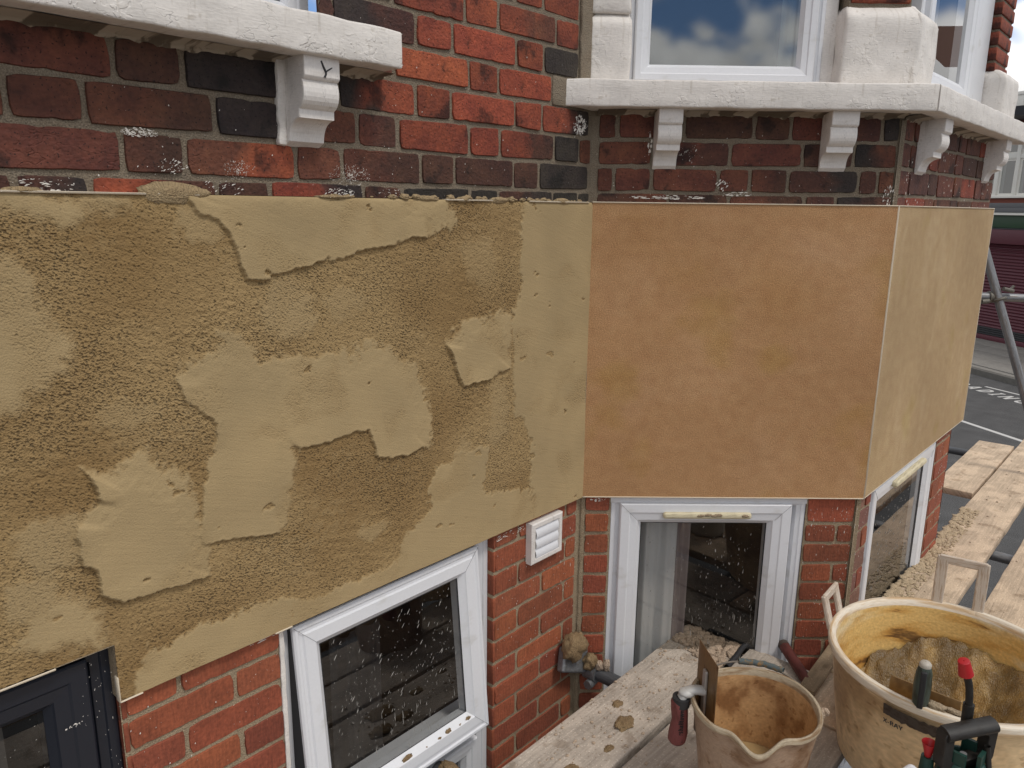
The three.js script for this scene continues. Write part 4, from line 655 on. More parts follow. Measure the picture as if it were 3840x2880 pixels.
{
  const b = far(thing('shop_building', 'shop across the street with maroon shutter, green fascia and white windows above', 'building'));
  const zz = (a, c) => [Math.min(ZS * a, ZS * c), Math.max(ZS * a, ZS * c)];
  const box = (x0, x1, y0, y1, a, c) => bx(x0, x1, y0, y1, ...zz(a, c), { r: .006, seg: 6 });
  const red = std({ color: lin(.24, .075, .05) }), maroon = std({ color: lin(.080, .010, .020), roughness: .5 }), green = std({ color: lin(.012, .045, .016), roughness: .5 });
  put(b, 'wall', mergeGeometries([box(-9, 9, .20, .34, -3, 0), box(-9, 9, 2.0, 2.36, -3, -.02), box(-9, -2.2, .34, 2.2, -3, -.01), box(-9, -2.21, -3.4, .2, -3, -.012), box(5.01, 9, -3.4, .2, -3, -.012), box(2.62, 9, .34, 2.0, -3, -.012), box(-9, 9, -3.4, .2, -3.2, -3.0)]), red);
  { // roller shutter: horizontal corrugated slats
    const sh = []; for (let y = -3.0, i = 0; y < -.80; y += .0135, i++) { const k = Math.sin(y * 2 * Math.PI / 0.078); sh.push([y, .012 * k]); }
    const P = (x, i) => [x, sh[i][0], ZS * (-.05 + sh[i][1])], q = []; for (let i = 0; i < sh.length - 1; i++) q.push([P(-2.2, i), P(5, i), P(5, i + 1), P(-2.2, i + 1)]);
    put(b, 'roller_shutter', quads(q), maroon, 'ribbed maroon roller shutter pulled down');
    put(b, 'shutter_box', box(-2.2, 5, -.80, -.44, -.1, .14), maroon); put(b, 'shutter_bar', mergeGeometries([0, 1, 2, 3].map(i => box(-2.2, 5, -3.16 + i * .052, -3.118 + i * .052, -.1, -.03 + .01 * (i % 2)))), std({ color: lin(.03, .03, .032) }));
    put(b, 'threshold', box(-2.2, 5, -3.32, -3.17, -.1, -.02), maroon);
  }
  put(b, 'fascia', mergeGeometries([box(-2.2, 5, -.40, -.085, -.1, .10)]), green, 'plain dark green shop fascia'); put(b, 'fascia_trim', box(-2.2, 5, -.44, -.405, -.1, .12), M.gasket);
  put(b, 'cornice', box(-2.3, 5, -.085, -.02, -.1, .20), M.whiteWood); put(b, 'lead_flashing', mergeGeometries([box(-2.3, 5, -.02, .09, -.1, .22), box(-2.3, 5, .09, .215, -.1, .10)]), std({ color: lin(.11, .11, .115), roughness: .6 }));
  { // white timber windows
    const xs = [-1.25, -.66, -.03, .57, 1.17, 1.77, 2.37], y0 = .36, y1 = 2.0;
    const fr = put(b, 'window', mergeGeometries([box(-1.4, 2.6, .335, .40, -.15, .12), box(-1.35, 2.55, y1 - .1, y1 + .02, -.15, .08), ...xs.map(x => box(x - .055, x + .055, .40, y1 - .1, -.15, .06)), ...xs.slice(0, -1).flatMap((x, i) => [box(x + .055, xs[i + 1] - .055, 1.29, 1.40, -.15, .05)])]), M.whiteWood, 'row of white timber casement windows');
    xs.slice(0, -1).forEach((x, i) => { const a = x + .055, c = xs[i + 1] - .055; for (const [p, q] of [[.40, 1.29], [1.40, y1 - .1]]) { const g = frameRing(a, c, p, q, [[0, .0], [0, .02], [.05, .02], [.055, .0]]); if (ZS < 0) g.scale(1, 1, -1); put(fr, 'casement', g, M.whiteWood); put(fr, 'pane', pane(a + .05, c - .05, p + .05, q - .05, ZS * .004), M.glass); } });
    put(b, 'interior', (g => ZS < 0 ? g.scale(1, 1, -1) : g)(roomBox(-1.3, 2.5, .36, 1.98, -2.5, -.05)), std({ color: lin(.45, .42, .36) }));
  }
  put(b, 'canopy', new THREE.CylinderGeometry(1.0, 0.9, .20, 40, 1, false).scale(1, 1, .8).translate(1.0, 2.30, ZS * .25), std({ color: lin(.05, .052, .06), roughness: .5 }), 'dark curved lead canopy under the balcony');
  { const bal = put(b, 'balustrade', mergeGeometries([box(-.2, 4, 2.40, 2.47, -.1, .22), box(-.2, 4, 2.78, 2.86, -.1, .22), box(.32, .62, 2.47, 2.78, -.08, .2)]), M.whiteWood, 'white balcony with turned balusters');
    for (let x = -.12; x < 3.9; x += .24) if (x < .25 || x > .7) put(bal, 'baluster', lathe([[.03, 2.47], [.05, 2.49], [.035, 2.52], [.065, 2.60], [.045, 2.68], [.032, 2.72], [.05, 2.76], [.05, 2.78]], 16).translate(x, 0, ZS * .06), M.whiteWood); }
  const rf = put(b, 'roof', quads([[[-.3, 2.86, ZS * -.3], [9, 2.86, ZS * -.3], [9, 4.2, ZS * -3], [.4, 4.2, ZS * -3]]]), std({ color: lin(.16, .075, .05) }));
  for (let j = 0; j < 6; j++) for (let i = 0; i < 16; i++) { const x = -.25 + i * .19 + (j % 2) * .09 + j * .1, y = 2.9 + j * .12, z = -.36 - j * .24; put(rf, 'roof_tile', bx(x, x + .18, y, y + .03, ...zz(z - .26, z), { r: .004 }).rotateX(0), std({ color: lin(.20 + .05 * ((i * 7 + j) % 3), .085, .055) })); }
}
{ // road paint: thin raised sheets on the asphalt
  const paint = std({ color: lin(.50, .49, .47), roughness: .9 });
  const line = (a, c, w) => { const A = new THREE.Vector3(a[0], 0, a[1]), B = new THREE.Vector3(c[0], 0, c[1]), d = B.clone().sub(A), g = new THREE.BoxGeometry(d.length(), .004, w); g.rotateY(-Math.atan2(d.z, d.x)); return g.translate((a[0] + c[0]) / 2, GROUND + .003, (a[1] + c[1]) / 2); };
  const ext = (a, c, t0, t1) => [[mix(a[0], c[0], t0), mix(a[1], c[1], t0)], [mix(a[0], c[0], t1), mix(a[1], c[1], t1)]];
  const l1 = put(scene, 'road_line', line(...ext([12.284, -1.279], [11.615, -.289], -5, 9), .085), paint); tag(l1, 'long white line on the road beyond the boards', 'road marking');
  const l2 = put(scene, 'road_line', line(...ext([15.495, -1.501], [15.115, -.797], 0, 9), .06), paint); tag(l2, 'thin white bay line just beyond the road lettering', 'road marking');
  const font = await new FontLoader().loadAsync('fonts/droid/droid_sans_bold.typeface.json');
  globalThis.FONT = font;
  const t = new TextGeometry('L O A D I N G', { font, size: .26, depth: .004, curveSegments: 4 }); t.rotateX(-Math.PI / 2); // letters lie on the road, tops away from us
  const up = new THREE.Vector3(-FN.x, 0, -FN.z), m = new THREE.Matrix4().makeBasis(FD.clone(), new THREE.Vector3(0, 1, 0), up.clone().negate());
  t.computeBoundingBox(); const wd = t.boundingBox.max.x; t.scale(1.95 / wd, 1, 1.25); t.applyMatrix4(m);
  const A = new THREE.Vector3(15.50, GROUND + .003, -2.30); t.translate(A.x, A.y, A.z);
  tag(put(scene, 'road_lettering', t, paint), 'white painted word on the road beyond the bay', 'road marking');
}
const FONT = globalThis.FONT;

// ------------------------------------------------------------------ scaffold boards
const woodC = tex(2048, 512, (u, v) => {
  const wv = v + .02 * fbm(u * 4, v * 3, 3, 4, 161), ring = Math.abs(((wv * 22 + .6 * fbm(u * 3, wv * 9, 3, 3, 163)) % 1 + 1) % 1 - .5) * 2, gr = fbm(u * 14, wv * 90, 3, 14, 165), dust = fbm(u * 16, v * 5, 5, 16, 167), spk = sstep(.34, .5, fbm(u * 300, v * 75, 2, 75, 169));
  let g = .76 + .05 * ring + .07 * gr; const d = sstep(-.25, .45, dust); g = mix(g, .90 + .04 * gr, d * .85); g += .16 * spk;
  const st = sstep(.25, .6, fbm(u * 24 + 3, v * 6, 4, 24, 171)); g *= 1 - .13 * st;
  return [g, g * (.965 - .02 * st), g * (.925 - .04 * st)];
}, [1 / 2.0, 1 / 0.5]);
const woodB = tex(2048, 512, (u, v) => .5 + .22 * fbm(u * 10, v * 80, 4, 10, 165) + .28 * fbm(u * 160, v * 40, 3, 40, 173), [1 / 2.0, 1 / 0.5], false);
M.boardGrey = std({ map: woodC, bumpMap: woodB, bumpScale: .004, color: lin(.66, .615, .565), roughness: .95 });
M.boardPale = std({ map: woodC, bumpMap: woodB, bumpScale: .004, color: lin(.80, .66, .51), roughness: .95 });
M.boardSide = M.boardGrey;
const boardGroup = 'scaffold boards laid side by side along the wall';
function board(x0, x1, z0, z1, mat, label, seed, dy = 0) {
  const g = block(x1 - x0, 0.038, z1 - z0, { r: .004, seg: .03, amp: .0025, freq: 9, seed }).translate((x0 + x1) / 2, DECK - .019 + dy, (z0 + z1) / 2);
  const p = g.attributes.position, uv = g.attributes.uv; for (let i = 0; i < p.count; i++) uv.setXY(i, p.getX(i) + seed * .37, p.getZ(i) + p.getY(i) + seed * .11);
  return tag(put(scene, 'scaffold_board', g, mat), label, 'scaffold board');
}
board(-2.4, 0.425, 0.188, 0.412, M.boardGrey, 'dusty grey scaffold board nearest the wall, covered in mortar crumbs', 1);
board(-2.4, 0.462, 0.434, 0.655, M.boardGrey, 'grey scaffold board under the small bucket beside the crumb-covered board', 2);
board(-2.4, 0.200, 0.673, 0.874, M.boardGrey, 'short grey scaffold board ending beneath the gap between the two tubs', 3);
board(0.212, 4.4, 0.672, 0.897, M.boardPale, 'long pale scaffold board with crusted edge beside the bay front window', 4);
board(2.78, 3.985, 0.452, 0.660, M.boardPale, 'short pale scaffold board at the far end nearest the road', 5, .003);
board(-2.4, 4.4, 0.985, 1.210, M.boardPale, 'pale scaffold board passing under the big mixing tub', 6);
board(-2.4, 4.4, 1.225, 1.450, M.boardPale, 'pale scaffold board under the pressure sprayer', 7);
board(-2.4, 4.4, 1.465, 1.690, M.boardGrey, 'outer scaffold board next to the sprayer board', 8);
// crust of mortar along the long board's inner edge, piles, crumbs
{
  const r = rng(21), ls = [];
  for (let i = 0; i < 1500; i++) { const x = .5 + r() ** .9 * 2.0, t = r() ** 1.5, z = .672 + t * .085, k = .0025 + .009 * r() ** 2.5 * (1 - t * .6); ls.push(lump(k * 1.9, k * .6, k * 1.4, i, 1, .6).translate(x, DECK + k * .25, z)); }
  tag(put(scene, 'mortar_crust', mergeGeometries(ls), M.crustPale), 'pale crumbly crust of dried mortar along the edge of the long board', 'mortar', null, 'stuff');
  const c = []; 
  for (let i = 0; i < 900; i++) { const x = -0.75 + 1.17 * r() ** .75, z = r() < .75 ? .19 + r() * .22 : .43 + r() * .22, k = .001 + .0036 * r() ** 5; c.push(lump(k * 1.4, k * .8, k * 1.2, i, 1, .4).translate(x, DECK + k * .4, z)); }
  for (let i = 0; i < 140; i++) { const x = .9 + r() * 3, z = r() < .7 ? .70 + r() * .19 : .99 + r() * .22, k = .001 + .004 * r() ** 3; c.push(lump(k * 1.4, k * .8, k * 1.2, i, 1, .4).translate(x, DECK + k * .4, z)); }
  tag(put(scene, 'mortar_crumbs', mergeGeometries(c), M.mortarDry), 'pale mortar crumbs scattered over the boards', 'crumbs', null, 'stuff');
  const pl = [];
  for (let i = 0; i < 420; i++) { const t = r(), x = .425 - .20 * r() ** 1.7 * (.5 + .5 * t), z = .195 + .215 * t, k = .003 + .010 * r() ** 2.5; pl.push(lump(k * 1.4, k * .9, k * 1.3, i + 5, 2, .5).translate(x, DECK + k * .5, z)); }
  tag(put(scene, 'mortar_pile', mergeGeometries(pl), M.mortarDry), 'heap of dried pinkish mortar on the end of the inner board', 'mortar', null, 'stuff');
  const splats = [[-.205, .335, .030, .010, 'largest damp brown mortar splat, alone in the middle of the inner board'], [-.475, .335, .020, .006, 'small round mortar splat near the board gap left of the bucket'], [-.33, .365, .014, .005, 'small mortar splat midway along the inner board beside the gap'], [-.63, .335, .040, .010, 'long crumbly mortar smear near the bottom of the picture'], [-.60, .25, .024, .008, 'oval mortar splat near the wall side at the bottom left of the boards'], [-.70, .245, .030, .014, 'lumpy mortar heap at the lower left corner of the inner board'], [-.14, .265, .016, .006, 'little mortar splat nearest the scaffold tube']];
  for (const [x, z, k, h, label] of splats) tag(put(scene, 'mortar_splat', lump(k * 1.25, h, k * .85, k * 900 + x, 4, .45).translate(x, DECK + .001, z), M.mortarWet), label, 'mortar', 'mortar splats on the inner board');
}

// ------------------------------------------------------------------ scaffold tubes
const galvC = tex(512, 512, (u, v) => { const g = .62 + .12 * fbm(u * 8, v * 8, 4, 8, 181) + .10 * fbm(u * 60, v * 60, 2, 60, 183), rust = sstep(.3, .6, fbm(u * 14, v * 10, 4, 10, 185)); return [g * (1 - .1 * rust), g * (1 - .18 * rust), g * (1 - .26 * rust)]; });
M.galv = std({ map: galvC, color: lin(.62, .63, .65), metalness: .55, roughness: .48 });
M.galvDark = std({ map: galvC, color: lin(.26, .27, .29), metalness: .4, roughness: .55 });
const TR = 0.0242, TY = DECK - .040 - TR;
function scaffoldTube(name, a, b, label, mat = M.galv) { const g = thing(name, label, 'scaffold tube'); put(g, 'tube', rod(a, b, TR, 24), mat); return g; }
{
  const t = scaffoldTube('scaffold_tube', [0.036, TY, -0.005], [0.036, TY, 2.0], 'grey scaffold tube with a mortar-caked clamp against the brick corner', M.galvDark);
  put(t, 'coupler', mergeGeometries([new THREE.CylinderGeometry(.033, .033, .05, 24).rotateX(Math.PI / 2).translate(.036, TY, .045), rod([.0, TY - .034, .06], [.07, TY - .034, .05], .011), rod([-.010, TY - .030, .055], [.012, TY - .030, .055], .017, 6)]), M.galv);
  put(t, 'end_plate', new RoundedBoxGeometry(.130, .085, .034, 3, .010).rotateZ(-.42).rotateX(-.25).translate(-.045, -1.545, .014), M.galv, 'flat steel end plate against the bricks');
  tag(put(scene, 'mortar_lump', lump(.054, .052, .034, 3, 5, .34).translate(-.058, -1.482, .030), M.mortarWet), 'big lump of wet brown mortar on the clamp at the brick corner', 'mortar', 'lumps on the scaffold tubes');
  tag(put(scene, 'mortar_lump', lump(.026, .030, .024, 7, 4, .45).translate(.008, TY + .052, .050), M.mortarWet), 'dark mortar lump on the tube just below the big lump', 'mortar', 'lumps on the scaffold tubes');
  tag(put(scene, 'mortar_lump', mergeGeometries([lump(.013, .020, .018, 9, 3, .5).translate(.030, TY + .036, .075), lump(.011, .024, .012, 12, 3, .5).translate(.042, TY + .040, .098)]), M.mortarDry), 'pinkish ragged mortar lump halfway down the clamped tube', 'mortar', 'lumps on the scaffold tubes');
  const t2 = scaffoldTube('scaffold_tube', [-.672, TY, 0.0], [-.672, TY, 2.0], 'grey tube end with mortar on it below the tilted sash', M.galvDark);
  tag(put(scene, 'mortar_lump', lump(.022, .016, .04, 15, 3, .5).translate(-.665, TY + .02, .05), M.mortarWet), 'crumbly mortar on the tube end below the tilted sash', 'mortar', 'lumps on the scaffold tubes');
  scaffoldTube('scaffold_tube', [2.11, TY, .62], [2.11, TY, 2.0], 'tube crossing the gap between the two pale boards');
  scaffoldTube('scaffold_tube', [3.83, TY, .22], [3.83, TY, 2.0], 'dark tube carrying the far end of the boards', M.galvDark);
  const p = scaffoldTube('scaffold_tube', [3.372, -.06, .33], [3.368, -1.75, .96], 'leaning scaffold brace in front of the maroon shutter');
  { const a = new THREE.Vector3(3.355, -.15, .405), b = new THREE.Vector3(3.377, -.993, .718), d = b.clone().sub(a).normalize(), A = a.clone().addScaledVector(d, -.35), B = b.clone().addScaledVector(d, .9); p.children[0].geometry = rod(A.toArray(), B.toArray(), TR, 24); }
  const h = scaffoldTube('scaffold_tube', [3.20, -.503, .29], [3.95, -.520, 1.12], 'level guard rail tube clamped to the leaning brace');
  { const a = new THREE.Vector3(3.34, -.507, .478), b = new THREE.Vector3(3.50, -.514, .651), d = b.clone().sub(a).normalize(), A = a.clone().addScaledVector(d, -.5), B = b.clone().addScaledVector(d, 1.2); h.children[0].geometry = rod(A.toArray(), B.toArray(), TR, 24);
    put(h, 'coupler', mergeGeometries([rod(a.clone().addScaledVector(d, .015).toArray(), a.clone().addScaledVector(d, .075).toArray(), .034), new THREE.TorusGeometry(.034, .009, 8, 20).rotateX(1.2).translate(3.372, -.52, .545), rod([3.36, -.455, .56], [3.42, -.47, .60], .012), rod([3.30, -.535, .47], [3.33, -.53, .50], .016, 6), rod([3.41, -.47, .58], [3.43, -.44, .60], .008)]), std({ map: galvC, color: lin(.45, .42, .36), metalness: .5, roughness: .6 })); }
}

// ------------------------------------------------------------------ small bucket, its water, the trowel on its rim
const stain = (seed, base, dark, n) => tex(1024, 512, (u, v) => { const a = fbm(u * 6, v * 3, 5, 6, seed), b = fbm(u * 24, v * 6, 4, 24, seed + 2), c = fbm(u * 90, v * 60, 2, 60, seed + 4), s = sstep(-.15, .55, a + .4 * b), sp = sstep(.36, .5, fbm(u * 40, v * 20, 3, 20, seed + 6)); return [0, 1, 2].map(q => mix(base[q], dark[q], clamp(s * n + .5 * sp * n)) * (1 + .10 * c)); });
const BK = [-.249, .751], BR_T = -1.251;
{
  const bk = thing('bucket', 'small stained builder\'s bucket with a pouring lip and murky water', 'bucket');
  const spout = 153 * D2R, rTop = .157, rBot = .120, H = BR_T - DECK;
  const wob = (a, y) => { let d = a - spout; d = Math.atan2(Math.sin(d), Math.cos(d)); const t = sstep(BR_T - .10, BR_T, y); return [1 + .125 * Math.exp(-(d * d) / .055) * t - .06 * Math.exp(-((Math.abs(d) - .45) ** 2) / .03) * t, -.024 * Math.exp(-(d * d) / .05) * t + .003 * Math.sin(a * 3 + 1) * t]; };
  const prof = [[rBot, DECK + .002], [rBot + .004, DECK + .0], [mix(rBot, rTop, .35), mix(DECK, BR_T, .35)], [mix(rBot, rTop, .68), mix(DECK, BR_T, .68)], [rTop - .004, BR_T - .05], [rTop - .002, BR_T - .022], [rTop + .006, BR_T - .014], [rTop + .007, BR_T - .004], [rTop + .002, BR_T], [rTop - .004, BR_T - .002], [rTop - .006, BR_T - .02], [mix(rBot, rTop, .68) - .006, mix(DECK, BR_T, .68)], [mix(rBot, rTop, .3) - .006, mix(DECK, BR_T, .3)], [rBot - .006, DECK + .008], [0.001, DECK + .008]];
  const SEG = 120, n = prof.length;
  const colr = stain(191, [.78, .70, .62], [.55, .42, .30], .8);
  const body = (sel, m, nm) => put(bk, nm, gridGeo(SEG + 1, sel.length, (i, j) => { const a = i / SEG * 2 * Math.PI, p = sel[j], [k, dy] = wob(a, p[1]); return [BK[0] + p[0] * k * Math.cos(a), p[1] + dy, BK[1] + p[0] * k * Math.sin(a), i / SEG, j / (sel.length - 1)]; }), m);
  M.bucketOut = std({ map: colr, bumpMap: M.mortarWet.bumpMap, bumpScale: .0006, color: lin(.62, .55, .50), roughness: .6 });
  M.bucketIn = new THREE.MeshPhysicalMaterial({ map: stain(201, [.90, .78, .62], [.62, .47, .32], .9), color: lin(.64, .52, .39), roughness: .65 });
  M.bucketRim = std({ map: stain(211, [.92, .88, .80], [.62, .48, .34], .7), bumpMap: M.mortarWet.bumpMap, bumpScale: .002, color: lin(.68, .62, .54), roughness: .7 });
  body(prof.slice(0, 7), M.bucketOut, 'bucket_wall'); body(prof.slice(6, 11), M.bucketRim, 'rim'); body(prof.slice(10), M.bucketIn, 'lining');
  // wire bail lying against the back of the rim, with its grip
  const arc = []; for (let i = 0; i <= 40; i++) { const t = i / 40, a = mix(-118, 52, t) * D2R, bow = Math.sin(t * Math.PI); arc.push([BK[0] + (rTop + .010 + .004 * bow) * Math.cos(a), BR_T - .028 * (1 - bow) + .006 * bow, BK[1] + (rTop + .010 + .004 * bow) * Math.sin(a)]); }
  put(bk, 'bail', tube(arc, .0026, 120, 8), std({ map: galvC, color: lin(.5, .42, .34), roughness: .8 }));
  const ga = []; for (let i = 0; i <= 14; i++) { const a = mix(-40, 0, i / 14) * D2R, k = .0035 * pn(i * 1.3, 2); ga.push([BK[0] + (rTop + .016 + k) * Math.cos(a), BR_T + .006 + k, BK[1] + (rTop + .016 + k) * Math.sin(a)]); }
  put(bk, 'grip', tube(ga, .0085, 60, 10), std({ map: stain(221, [.35, .40, .42], [.62, .47, .30], 1), roughness: .8, color: lin(.75, .75, .72) }), 'blue green grip caked in sand');
  for (const a of [-118, 52]) { const x = BK[0] + (rTop + .012) * Math.cos(a * D2R), z = BK[1] + (rTop + .012) * Math.sin(a * D2R); put(bk, 'bail_lug', mergeGeometries([lump(.010, .016, .010, a, 2, .3).translate(x, BR_T - .026, z), lump(.006, .010, .012, a + 3, 2, .4).translate(x + .008 * Math.cos(a * D2R), BR_T - .018, z + .008 * Math.sin(a * D2R))]), M.mortarDry); }
  const wy = -1.462, wr = mix(rBot, rTop, (wy - DECK) / H) - .008;
  const w = tag(put(scene, 'water', new THREE.CircleGeometry(wr, 64).rotateX(-Math.PI / 2).translate(BK[0], wy, BK[1]), new THREE.MeshPhysicalMaterial({ color: lin(.36, .25, .12), roughness: .06, ior: 1.33 })), 'murky tan water lying in the small bucket', 'water');
}
{ // plastering trowel: blade inside the bucket, handle outside
  const t = thing('trowel', 'steel plastering trowel hooked over the small bucket with a maroon handle', 'trowel');
  const f = [-.346, .688], b = [-.260, .590], y1 = -1.134, y0 = -1.405;
  const u = new THREE.Vector3(b[0] - f[0], 0, b[1] - f[1]).normalize(), n = new THREE.Vector3(-u.z, 0, u.x); // n towards the handle
  if (n.x > 0) { n.negate(); u.negate(); }
  const mid = new THREE.Vector3((f[0] + b[0]) / 2, (y0 + y1) / 2, (f[1] + b[1]) / 2);
  const m = new THREE.Matrix4().makeBasis(u, new THREE.Vector3(0, 1, 0), n).setPosition(mid); // local x across the blade, y up, z to the handle
  const steel = std({ map: stain(231, [.80, .72, .60], [.42, .28, .14], 1), color: lin(.34, .27, .19), metalness: .3, roughness: .45 });
  put(t, 'blade', block(.131, y1 - y0, .0012, { r: .0004, seg: .03 }).applyMatrix4(m), steel, 'thin rust-stained steel blade');
  put(t, 'mounting', new RoundedBoxGeometry(.022, .21, .008, 3, .003).translate(0, -.02, .005).applyMatrix4(m), std({ color: lin(.42, .41, .40), metalness: .6, roughness: .45 }));
  const tang = tube([[0, .025, .006], [0, .03, .03], [0, .024, .055], [0, .008, .066]], .0115, 24, 14).scale(1.35, 1, 1).applyMatrix4(m);
  put(t, 'tang', mergeGeometries([tang, lump(.019, .012, .022, 2, 3, .02).translate(0, .024, .052).applyMatrix4(m)]), std({ color: lin(.50, .49, .47), metalness: .2, roughness: .5 }));
  const pr = [[.001, -.128], [.013, -.127], [.0185, -.118], [.0195, -.095], [.0165, -.060], [.0175, -.030], [.0165, -.006], [.012, .002], [.001, .003]];
  const hg = lathe(pr, 28).translate(0, .005, .066); { const p = hg.attributes.position; for (let i = 0; i < p.count; i++) { const yy = p.getY(i); p.setX(i, p.getX(i) * 1.40); p.setZ(i, .066 + (p.getZ(i) - .066) * 1.25 + .010 * Math.sin((yy + .06) * 22) ** 2 * .6); } hg.computeVertexNormals(); }
  put(t, 'handle', hg.applyMatrix4(m), std({ map: stain(241, [.9, .86, .85], [.7, .62, .6], .8), color: lin(.22, .062, .060), roughness: .62 }), 'soft maroon rubber handle');
  put(t, 'ferrule', new THREE.CylinderGeometry(.0182, .019, .022, 28).scale(1.35, 1, 1.2).translate(0, .001, .0665).applyMatrix4(m), M.gasket); 
  put(t, 'end_cap', lathe([[.001, -.131], [.011, -.130], [.0165, -.123], [.0180, -.117]], 24).scale(1.36, 1, 1.2).translate(0, .005, .0705).applyMatrix4(m), M.gasket);
  // name moulded on the handle, read from bottom to top, on the side that faces the camera
  const g = new TextGeometry('Marshalltown', { font: FONT, size: .0105, depth: .0008, curveSegments: 3 }); g.center().scale(1, 1.0, 1).rotateZ(Math.PI / 2);
  const hp = new THREE.Vector3(0, -.052, .068).applyMatrix4(m), to = camera.position.clone().sub(hp).setY(0).normalize(), side = new THREE.Vector3(0, 1, 0).cross(to);
  { const p = g.attributes.position; for (let i = 0; i < p.count; i++) { const a = p.getX(i) / .0225 + .22, rr = .0262 + p.getZ(i); const v = hp.clone().addScaledVector(to, Math.cos(a) * rr).addScaledVector(side, Math.sin(a) * rr); p.setXYZ(i, v.x, v.y + p.getY(i) - .006, v.z); } g.computeVertexNormals(); }
  put(t, 'lettering', g, std({ color: lin(.015, .012, .012) }));
}

// ------------------------------------------------------------------ big mixing tub
const TB = [.267, 1.079], TT = -1.207, TRD = .313;
{
  const tb = thing('mixing_tub', 'large translucent mixing tub stained with sandy mortar', 'tub');
  const rb = .262, prof = [[rb - .01, DECK], [rb, DECK + .008], [mix(rb, TRD, .5), mix(DECK, TT, .5)], [TRD - .012, TT - .05], [TRD - .012, TT - .028], [TRD + .004, TT - .024], [TRD + .006, TT - .008], [TRD, TT], [TRD - .014, TT - .002], [TRD - .018, TT - .02], [mix(rb, TRD, .5) - .008, mix(DECK, TT, .5)], [rb - .008, DECK + .015]];
  const SEG = 160;
  const body = (sel, m, nm, lab) => put(tb, nm, gridGeo(SEG + 1, sel.length, (i, j) => { const a = i / SEG * 2 * Math.PI, p = sel[j], k = 1 + .012 * Math.cos(2 * a + .6); return [TB[0] + p[0] * k * Math.cos(a), p[1], TB[1] + p[0] * k * Math.sin(a), i / SEG * 1.0, j / (sel.length - 1)]; }), m, lab);
  const tr = { transmission: .35, thickness: 0, roughness: .7 };
  M.tubOut = new THREE.MeshPhysicalMaterial({ ...tr, transmission: .2, map: stain(251, [.95, .88, .76], [.66, .55, .42], .75), color: lin(.92, .82, .66) });
  M.tubIn = new THREE.MeshPhysicalMaterial({ map: tex(2048, 512, (u, v) => { const dip = v + .22 * fbm(u * 5, v * 2, 4, 5, 262), sw = fbm(u * 12 + dip, dip * 14, 5, 12, 261), c = fbm(u * 9, v * 5, 6, 9, 263), f = fbm(u * 200, v * 40, 2, 40, 265), side = .5 + .5 * Math.cos((u - .93) * 6.283), t = clamp(sstep(.05, .8,   .14 * sw + .85 * c + v * .75 - .22 + .28 * side)), dark = sstep(.52, .72, .5 * c + .30 * sw + v * .5 + .25 * side), cl = sstep(.05, .5, fbm(u * 5, v * 3, 4, 5, 267) + .3 - v);
    return [0, 1, 2].map(q => mix(mix([.94, .82, .58][q], [.96, .93, .86][q], cl), mix([.80, .61, .32][q], [.45, .33, .18][q], dark), t) * (1 + .10 * f)); }), bumpMap: tex(1024, 512, (u, v) => .5 + .3 * fbm(u * 14, v * 6, 5, 14, 261) + .16 * fbm(u * 160, v * 45, 3, 45, 268), [1, 1], false), bumpScale: .0025, color: lin(.80, .72, .55), roughness: .75 });
  M.tubRim = std({ map: stain(271, [.96, .93, .88], [.80, .66, .48], .7), color: lin(.78, .74, .68), roughness: .5 });
  body(prof.slice(0, 6), M.tubOut, 'tub_wall'); body(prof.slice(5, 10), M.tubRim, 'rim'); body(prof.slice(9), M.tubIn, 'lining', 'inside wall smeared with ochre mortar');
  M.handle = new THREE.MeshPhysicalMaterial({ map: stain(281, [.97, .94, .90], [.74, .62, .50], .6), color: lin(.80, .76, .71), transmission: .3, thickness: 0, roughness: .6 });
  const hnd = (deg, half, up, out) => {   // two straps and a cross bar
    const P = (d, y, k) => { const a = (deg + d) * D2R; return new THREE.Vector3(TB[0] + (TRD + k) * Math.cos(a), y, TB[1] + (TRD + k) * Math.sin(a)); };
    const gs = [], strap = (a, b, w) => { const d = b.clone().sub(a), g = new RoundedBoxGeometry(w, d.length() + .02, .012, 3, .004); const q = new THREE.Quaternion(), y = d.clone().normalize(), rad = new THREE.Vector3(Math.cos(deg * D2R), 0, Math.sin(deg * D2R)), x = new THREE.Vector3().crossVectors(y, rad).normalize(), z = new THREE.Vector3().crossVectors(x, y); g.applyMatrix4(new THREE.Matrix4().makeBasis(x, y, z)); const c = a.clone().add(b).multiplyScalar(.5); gs.push(g.translate(c.x, c.y, c.z)); };
    const A = P(-half, TT - .012, .0), B = P(half, TT - .012, .0), C = P(-half * .96, TT + up, out), D = P(half * .96, TT + up, out);
    strap(A, C, .032); strap(B, D, .032); strap(C, D, .026); return mergeGeometries(gs);
  };
  put(tb, 'handle', hnd(-9.5, 10.2, .140, .012), M.handle, 'upright white handle on the far side');
  put(tb, 'handle', hnd(-92.5, 8.5, .068, .022), M.handle, 'white handle nearest the wall, caked with mortar');
  // torn grey label and what is left of its name
  const bend = (g, a0, y, off) => { const p = g.attributes.position; for (let i = 0; i < p.count; i++) { const yy = y + p.getY(i), rr = mix(rb, TRD, (yy - DECK) / (TT - DECK)) - .001 + off + p.getZ(i), a = a0 - p.getX(i) / rr; p.setXYZ(i, TB[0] + rr * 1.006 * Math.cos(a), yy, TB[1] + rr * 1.006 * Math.sin(a)); } g.computeVertexNormals(); return g; };
  const A0 = 195 * D2R, r = rng(3);
  const lab = gridGeo(26, 8, (i, j) => { const t = i / 25; return [t * .13, (j / 7 - .5) * .032 * (1 + .5 * pn(i * .5, j < 4 ? 1 : 5)) - t * .006, .0004, t, j / 7]; });
